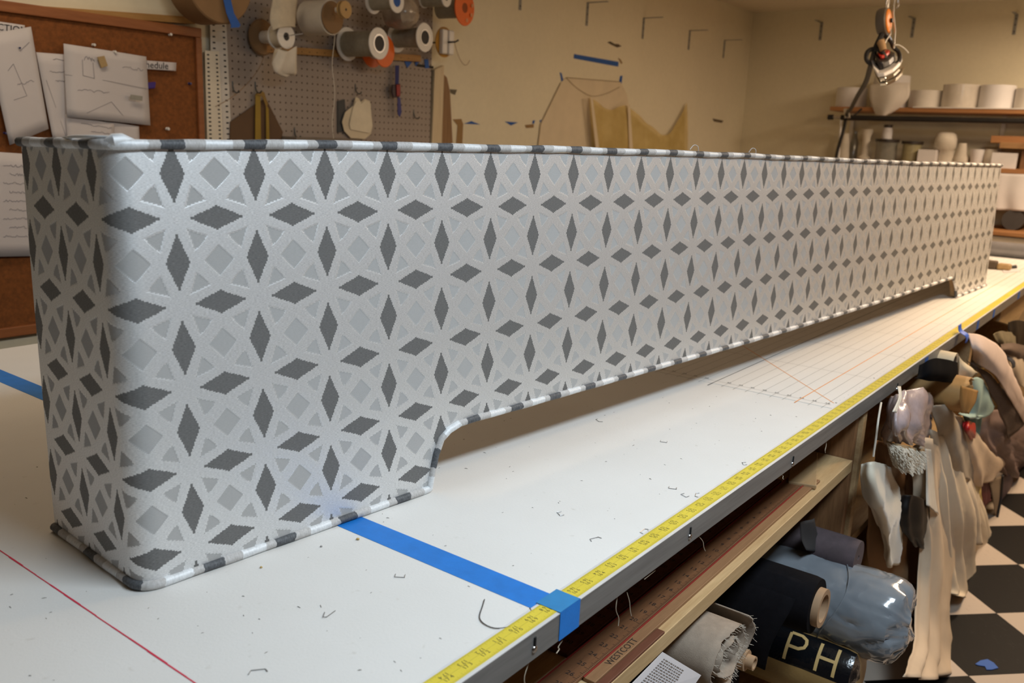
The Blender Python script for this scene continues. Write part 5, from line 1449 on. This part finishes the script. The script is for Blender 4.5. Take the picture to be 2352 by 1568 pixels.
# plastic bag with lace, fringe below it
drape('plastic_bag', 'lilac tinted plastic bag of lace tied under the table edge',
      [[(2040, 905, -.02), (2065, 893, -.045), (2100, 892, -.05), (2132, 902, -.02)], [(2022, 945, -.02), (2060, 935, -.07), (2105, 925, -.07), (2137, 928, -.02)], [(2020, 985, -.02), (2060, 985, -.08), (2105, 975, -.08), (2140, 985, -.02)],
       [(2028, 1012, -.02), (2065, 1015, -.06), (2105, 1020, -.06), (2128, 1030, -.02)]], M_LILAC, nu=36, nv=36, fold=.004, nf=5, rough=.022, seed=9, th=.001, cat='bag')
drape('bag_tie', 'twisted pale tie hanging from the neck of the plastic bag', [[(2060, 888, -.055), (2068, 888, -.055)], [(2064, 915, -.075), (2070, 918, -.075)], [(2052, 945, -.085), (2060, 948, -.085)]], M_WHITEC, nu=6, nv=14, fold=.001, rough=.003)
ps = crom([atY(2024, 925, -.03), atY(2018, 960, -.045), atY(2013, 1000, -.05), atY(2006, 1048, -.05)], 20)
tag(MB().tube(ps, .002, 6).build('white_string', M_WHITEC, smooth=True), 'white string hanging between the divider boards and the plastic bag', 'string')
# fringe trim: header band and tufts
fz = thing('fringe_trim', 'cream tufted fringe trim hanging under the plastic bag', 'trim', atY(2080, 1040, -.06))
rows = yrows([[(2032, 1010, -.05), (2075, 1022, -.07), (2122, 1032, -.05)], [(2040, 1035, -.055), (2080, 1048, -.075), (2122, 1056, -.055)], [(2052, 1068, -.055), (2085, 1082, -.07), (2112, 1078, -.055)]])
gg = cloth(rows, 22, 16, .003, 3, 0, .006, 4)
MB().grid(gg).build('backing', mat('fringe_back', (0.30, 0.22, 0.12), .9), fz, smooth=True, solid=.001)
b = MB(); random.seed(6)
for i in range(2, 16):
    for j in range(22):
        p = gg[i][j]
        for _ in range(2):
            d = Vector((random.uniform(-.4, .4), -1, random.uniform(-.9, .1))).normalized()*random.uniform(.006, .012)
            b.tube([p, p+d*.5, p+d+Vector((0, 0, -.003))], [.0016, .0014, .0006], 4)
tf = b.build('tufts', mat('fringe_tuft', (0.66, 0.59, 0.48), .9), fz); tf['kind'] = 'stuff'
# brown tan drape between string and fringe
drape('tan_cloth', 'tan cloth hanging behind the ivory satin and the fringe', [[(2010, 1010, 0.0), (2050, 1020, -.01), (2110, 1040, 0.0)], [(2005, 1110, 0.0), (2060, 1130, -.015), (2130, 1140, 0.0)], [(2000, 1230, 0.0), (2070, 1240, -.02), (2140, 1260, -.01)], [(2010, 1330, -.01), (2070, 1340, -.02), (2140, 1340, -.02)]],
      mat('tan_cloth', (0.30, 0.165, 0.075), .85, var=.2, scale=8), fold=.010, nf=3, rough=.006, seed=8)
# kraft paper roll
cK = atY(2224, 907, -.092)
tk = thing('paper_roll', 'brown kraft paper roll with a torn open end', 'paper roll', cK, 'rolls in the far bays')
rk = .050
b = MB(); rows = []
for i in range(12):
    yy = cK.y+(.5)*(i/11)**1.6; r_ = []
    for k in range(41):
        a = 2*PI*k/40+.4; rad = rk*(1+.05*mnoise.noise(Vector((math.cos(a)*2, math.sin(a)*2, yy*9))))
        e_ = .016*mnoise.noise(Vector((math.cos(a)*3, math.sin(a)*3, 3))) if i == 0 else 0
        r_.append(cK+Vector((math.cos(a)*rad, yy-cK.y+e_, math.sin(a)*rad*.88)))
    rows.append(r_)
MB().grid(rows).build('paper', mat('kraft_paper', (0.44, 0.245, 0.085), .65, var=.15, scale=14, bump=.002, bscale=60), tk, smooth=True, solid=.0015)
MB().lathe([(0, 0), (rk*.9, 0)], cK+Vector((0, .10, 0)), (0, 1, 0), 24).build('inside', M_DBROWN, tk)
drape('paper_flap', 'torn flap of brown kraft paper in front of the aqua cotton', [[(2207, 885, -.102), (2247, 897, -.108)], [(2206, 920, -.102), (2240, 925, -.112)], [(2208, 948, -.102), (2224, 950, -.108)]], mat('kraft_flap', (0.36, 0.19, 0.055), .6, var=.15), nu=10, nv=12, fold=.002, rough=.003, cat='paper')
# cream bolt with black inside
cC = atY(2190, 848, -.050)
tc_ = thing('fabric_roll', 'cream roll with a black face lying above the kraft paper roll', 'fabric roll', cC, 'rolls in the far bays')
rc_ = .042
MB().lathe([(rc_*.82, 0), (rc_, -.002), (rc_*1.02, .03), (rc_, .5), (rc_*.8, .5)], cC, (0, 1, 0), 32, closed=True).build('cream_layer', mat('cream_felt', (0.66, 0.56, 0.40), .85, var=.1, scale=20), tc_, smooth=True)
MB().lathe([(0, .002), (rc_*.80, .002), (rc_*.80, .5), (0, .5)], cC, (0, 1, 0), 32).build('black_core', M_BORE, tc_, smooth=True)
drape('black_lining', 'black lining fabric lying in the mouth of the cream roll', [[(2112, 838, -.03), (2150, 822, -.05), (2200, 832, -.055)], [(2108, 862, -.035), (2150, 856, -.06), (2202, 858, -.06)], [(2100, 868, -.035), (2150, 876, -.055), (2200, 878, -.055)]], mat('black_lining', (0.005, 0.005, 0.006), .9, spec=.05), fold=.002, nf=2, rough=.002)
drape('cream_fold', 'cream felt corner folded into a point beside the black lining', [[(2205, 818, -.055), (2215, 832, -.06), (2220, 840, -.055)], [(2206, 850, -.06), (2228, 852, -.075), (2250, 855, -.07)], [(2203, 880, -.06), (2220, 876, -.065), (2238, 868, -.06)]], _m['cream_felt'], fold=.003, nf=1, rough=.004)
drape('aqua_cotton', 'folded aqua cotton hanging beside the kraft roll', [[(2210, 875, -.06), (2245, 866, -.07), (2262, 885, -.06)], [(2220, 905, -.062), (2255, 910, -.075), (2278, 925, -.062)], [(2225, 940, -.062), (2250, 955, -.07), (2287, 935, -.062)], [(2205, 950, -.06), (2230, 962, -.065), (2255, 958, -.06)]], M_AQUA, fold=.006, nf=2, rough=.006, seed=12)
drape('aqua_tail', 'darker aqua cloth tail hanging behind the red bag', [[(2210, 945, -.045), (2255, 955, -.045)], [(2225, 990, -.045), (2252, 990, -.045)], [(2235, 1010, -.045), (2245, 1010, -.045)]], mat('aqua_dark', (0.10, 0.22, 0.22), .8), nu=10, nv=12, fold=.003, rough=.003)
drape('felt_length', 'grey-beige felt length curving down behind the organza', [[(2135, 935, -.03), (2165, 930, -.045), (2192, 950, -.035)], [(2150, 975, -.035), (2190, 960, -.06), (2215, 990, -.045)], [(2165, 1040, -.04), (2205, 1030, -.065), (2240, 1040, -.05)], [(2180, 1100, -.045), (2220, 1100, -.06), (2252, 1115, -.05)]], M_FELT, fold=.006, nf=1.5, rough=.004, seed=15)
drape('felt_length', 'second felt length fanning right with a stitched edge', [[(2185, 950, -.04), (2210, 960, -.05), (2235, 985, -.04)], [(2200, 1010, -.045), (2240, 1015, -.06), (2275, 1035, -.05)], [(2225, 1080, -.05), (2265, 1080, -.065), (2312, 1062, -.055)], [(2235, 1118, -.05), (2262, 1112, -.06), (2285, 1098, -.055)]], mat('felt_peach', (0.62, 0.48, 0.35), .9, var=.06), fold=.006, nf=2, rough=.004, seed=16)
drape('dark_wool', 'dark brown wool strip arching down behind the aqua cotton', [[(2220, 826, -.05), (2240, 838, -.055)], [(2250, 850, -.065), (2275, 862, -.07)], [(2275, 900, -.075), (2305, 890, -.08)], [(2300, 950, -.08), (2345, 935, -.085)], [(2318, 1010, -.08), (2358, 960, -.085)]], M_DBROWN, nu=14, nv=34, fold=.004, nf=1, rough=.006, seed=18)
drape('mustard_edge', 'thin mustard edge of a cloth between dark wool and pinkish wool', [[(2255, 846, -.072), (2260, 843, -.072)], [(2278, 860, -.078), (2284, 856, -.078)], [(2292, 880, -.084), (2296, 876, -.084)]], mat('mustard', (0.40, 0.20, 0.03), .8), nu=4, nv=12, fold=0, rough=0)
drape('pinkish_wool', 'broad pinkish white wool length arching out to the right', [[(2222, 765, -.03), (2232, 800, -.05), (2232, 826, -.045)], [(2258, 772, -.06), (2262, 810, -.08), (2256, 842, -.07)], [(2296, 800, -.075), (2296, 840, -.095), (2285, 862, -.085)], [(2322, 850, -.085), (2325, 880, -.10), (2308, 900, -.09)], [(2352, 920, -.09), (2352, 940, -.10), (2330, 935, -.09)], [(2385, 985, -.09), (2380, 1000, -.10), (2360, 985, -.09)]], M_PINKW, nu=20, nv=40, fold=.004, nf=1, rough=.003, seed=19)
drape('red_bag', 'small glossy red bag in the middle of the pile', [[(2210, 970, -.055), (2226, 966, -.065), (2238, 975, -.055)], [(2214, 988, -.06), (2228, 988, -.075), (2240, 990, -.06)], [(2225, 1003, -.058), (2234, 1006, -.065), (2240, 1004, -.058)]], M_RED, fold=.003, nf=2, rough=.006, seed=20, cat='bag')
drape('mauve_sheer', 'mauve sheer heap behind the felt at the right edge', [[(2245, 960, -.03), (2300, 940, -.035), (2360, 960, -.03)], [(2240, 1000, -.04), (2300, 1000, -.06), (2365, 1010, -.04)], [(2270, 1045, -.045), (2320, 1060, -.06), (2370, 1050, -.05)], [(2300, 1085, -.05), (2330, 1095, -.055), (2372, 1080, -.05)]], M_MSHEER, fold=.012, nf=3, rough=.012, seed=22)
drape('yellow_satin', 'yellow satin bundle peeking out below the felt', [[(2232, 1112, -.045), (2256, 1108, -.05)], [(2235, 1140, -.05), (2257, 1140, -.06)], [(2248, 1168, -.05), (2256, 1170, -.05)]], mat('yellow_satin', (0.52, 0.38, 0.10), .4), nu=10, nv=12, fold=.004, nf=2, rough=.006, seed=24)
drape('dark_red_cloth', 'dark red cloth hanging beside the yellow satin', [[(2256, 1100, -.045), (2275, 1095, -.045)], [(2256, 1140, -.05), (2278, 1140, -.05)], [(2255, 1176, -.05), (2272, 1150, -.05)]], mat('dark_red', (0.10, 0.012, 0.014), .7), nu=10, nv=12, fold=.004, nf=2, rough=.003, seed=25)
drape('mauve_corner', 'pointed mauve cloth corner hanging above the black tiles', [[(2300, 1090, -.045), (2325, 1085, -.05)], [(2303, 1130, -.05), (2333, 1125, -.055)], [(2300, 1155, -.05), (2340, 1148, -.055)]], mat('mauve_cotton', (0.15, 0.10, 0.105), .8), nu=12, nv=12, fold=.004, nf=1, rough=.002, seed=26)
drape('beige_point', 'beige cloth hanging to a long point with a black edge', [[(2272, 1100, -.05), (2305, 1092, -.055)], [(2280, 1140, -.055), (2302, 1135, -.06)], [(2288, 1188, -.058), (2293, 1186, -.058)]], mat('beige_point', (0.28, 0.21, 0.14), .85), nu=10, nv=12, fold=.002, nf=1, rough=.002)
ps = [atY(2303, 1092, -.062), atY(2300, 1140, -.064), atY(2290, 1190, -.064)]
tag(MB().tube(ps, .005, 6).build('black_binding', M_BORE), 'black binding strip hanging along the beige point', 'binding')
drape('beige_roll_cloth', 'beige cloth with a navy edge at the right picture edge', [[(2310, 805, -.03), (2335, 815, -.035), (2362, 830, -.03)], [(2320, 840, -.04), (2345, 850, -.05), (2370, 860, -.04)], [(2330, 880, -.045), (2352, 890, -.055), (2375, 900, -.045)]], mat('beige_wool', (0.52, 0.42, 0.31), .85), fold=.004, nf=1.5, rough=.004, seed=30)
drape('navy_edge', 'thin navy cloth edge between the pinkish wool and the beige cloth', [[(2306, 818, -.03), (2314, 816, -.03)], [(2322, 832, -.052), (2330, 828, -.052)], [(2326, 846, -.058), (2332, 842, -.058)]], mat('navy_cloth', (0.015, 0.018, 0.03), .8), nu=5, nv=10, fold=0, rough=0)
drape('umber_roll', 'umber cloth roll lying in the last bay at the right picture edge', [[(2300, 790, -.02), (2330, 788, -.03), (2370, 800, -.02)], [(2302, 806, -.03), (2330, 806, -.045), (2370, 818, -.03)], [(2310, 826, -.02), (2340, 830, -.03), (2370, 838, -.02)]], mat('umber', (0.13, 0.085, 0.06), .85), fold=.002, nf=1, rough=.003, seed=31)
drape('olive_cloth', 'olive cloth heap in the far bay above the umber roll', [[(2280, 768, .0), (2300, 760, -.01), (2330, 765, .0)], [(2290, 785, -.01), (2310, 782, -.02), (2335, 785, -.01)], [(2300, 800, -.01), (2318, 800, -.02), (2340, 802, -.01)]], mat('olive_heap', (0.20, 0.16, 0.09), .85), fold=.003, nf=2, rough=.006, seed=33)
drape('black_heap', 'black cloth heap under the far end of the table', [[(2315, 740, .01), (2340, 735, .0), (2375, 745, .01)], [(2318, 765, .0), (2345, 765, -.01), (2375, 770, .0)], [(2325, 790, .0), (2345, 795, -.01), (2375, 798, .0)]], M_BSATIN, fold=.003, nf=2, rough=.004, seed=34)
# slanted pine board propped in the far bay and blue scrap on the floor
q = [atY(2310, 660, .02), atY(2365, 640, .02), atY(2365, 690, .02), atY(2330, 750, .02), (atY(2295, 738, .02))]
for p in q: p.z = min(p.z, TZ-.030)
tag(MB().prism(q, (0, .02, 0)).build('propped_board', M_PINE, bevel=.001), 'slanted pine board propped in the far bay', 'board')
q = [atZ(x, y, .0008) for x, y in ((2240, 1525), (2252, 1517), (2268, 1514), (2282, 1522), (2293, 1534), (2278, 1538), (2266, 1538), (2262, 1530), (2247, 1528))]
tag(MB().prism(q, (0, 0, .0014)).build('tape_scrap', M_BLUED), 'torn blue tape scrap lying on a black floor tile', 'tape')
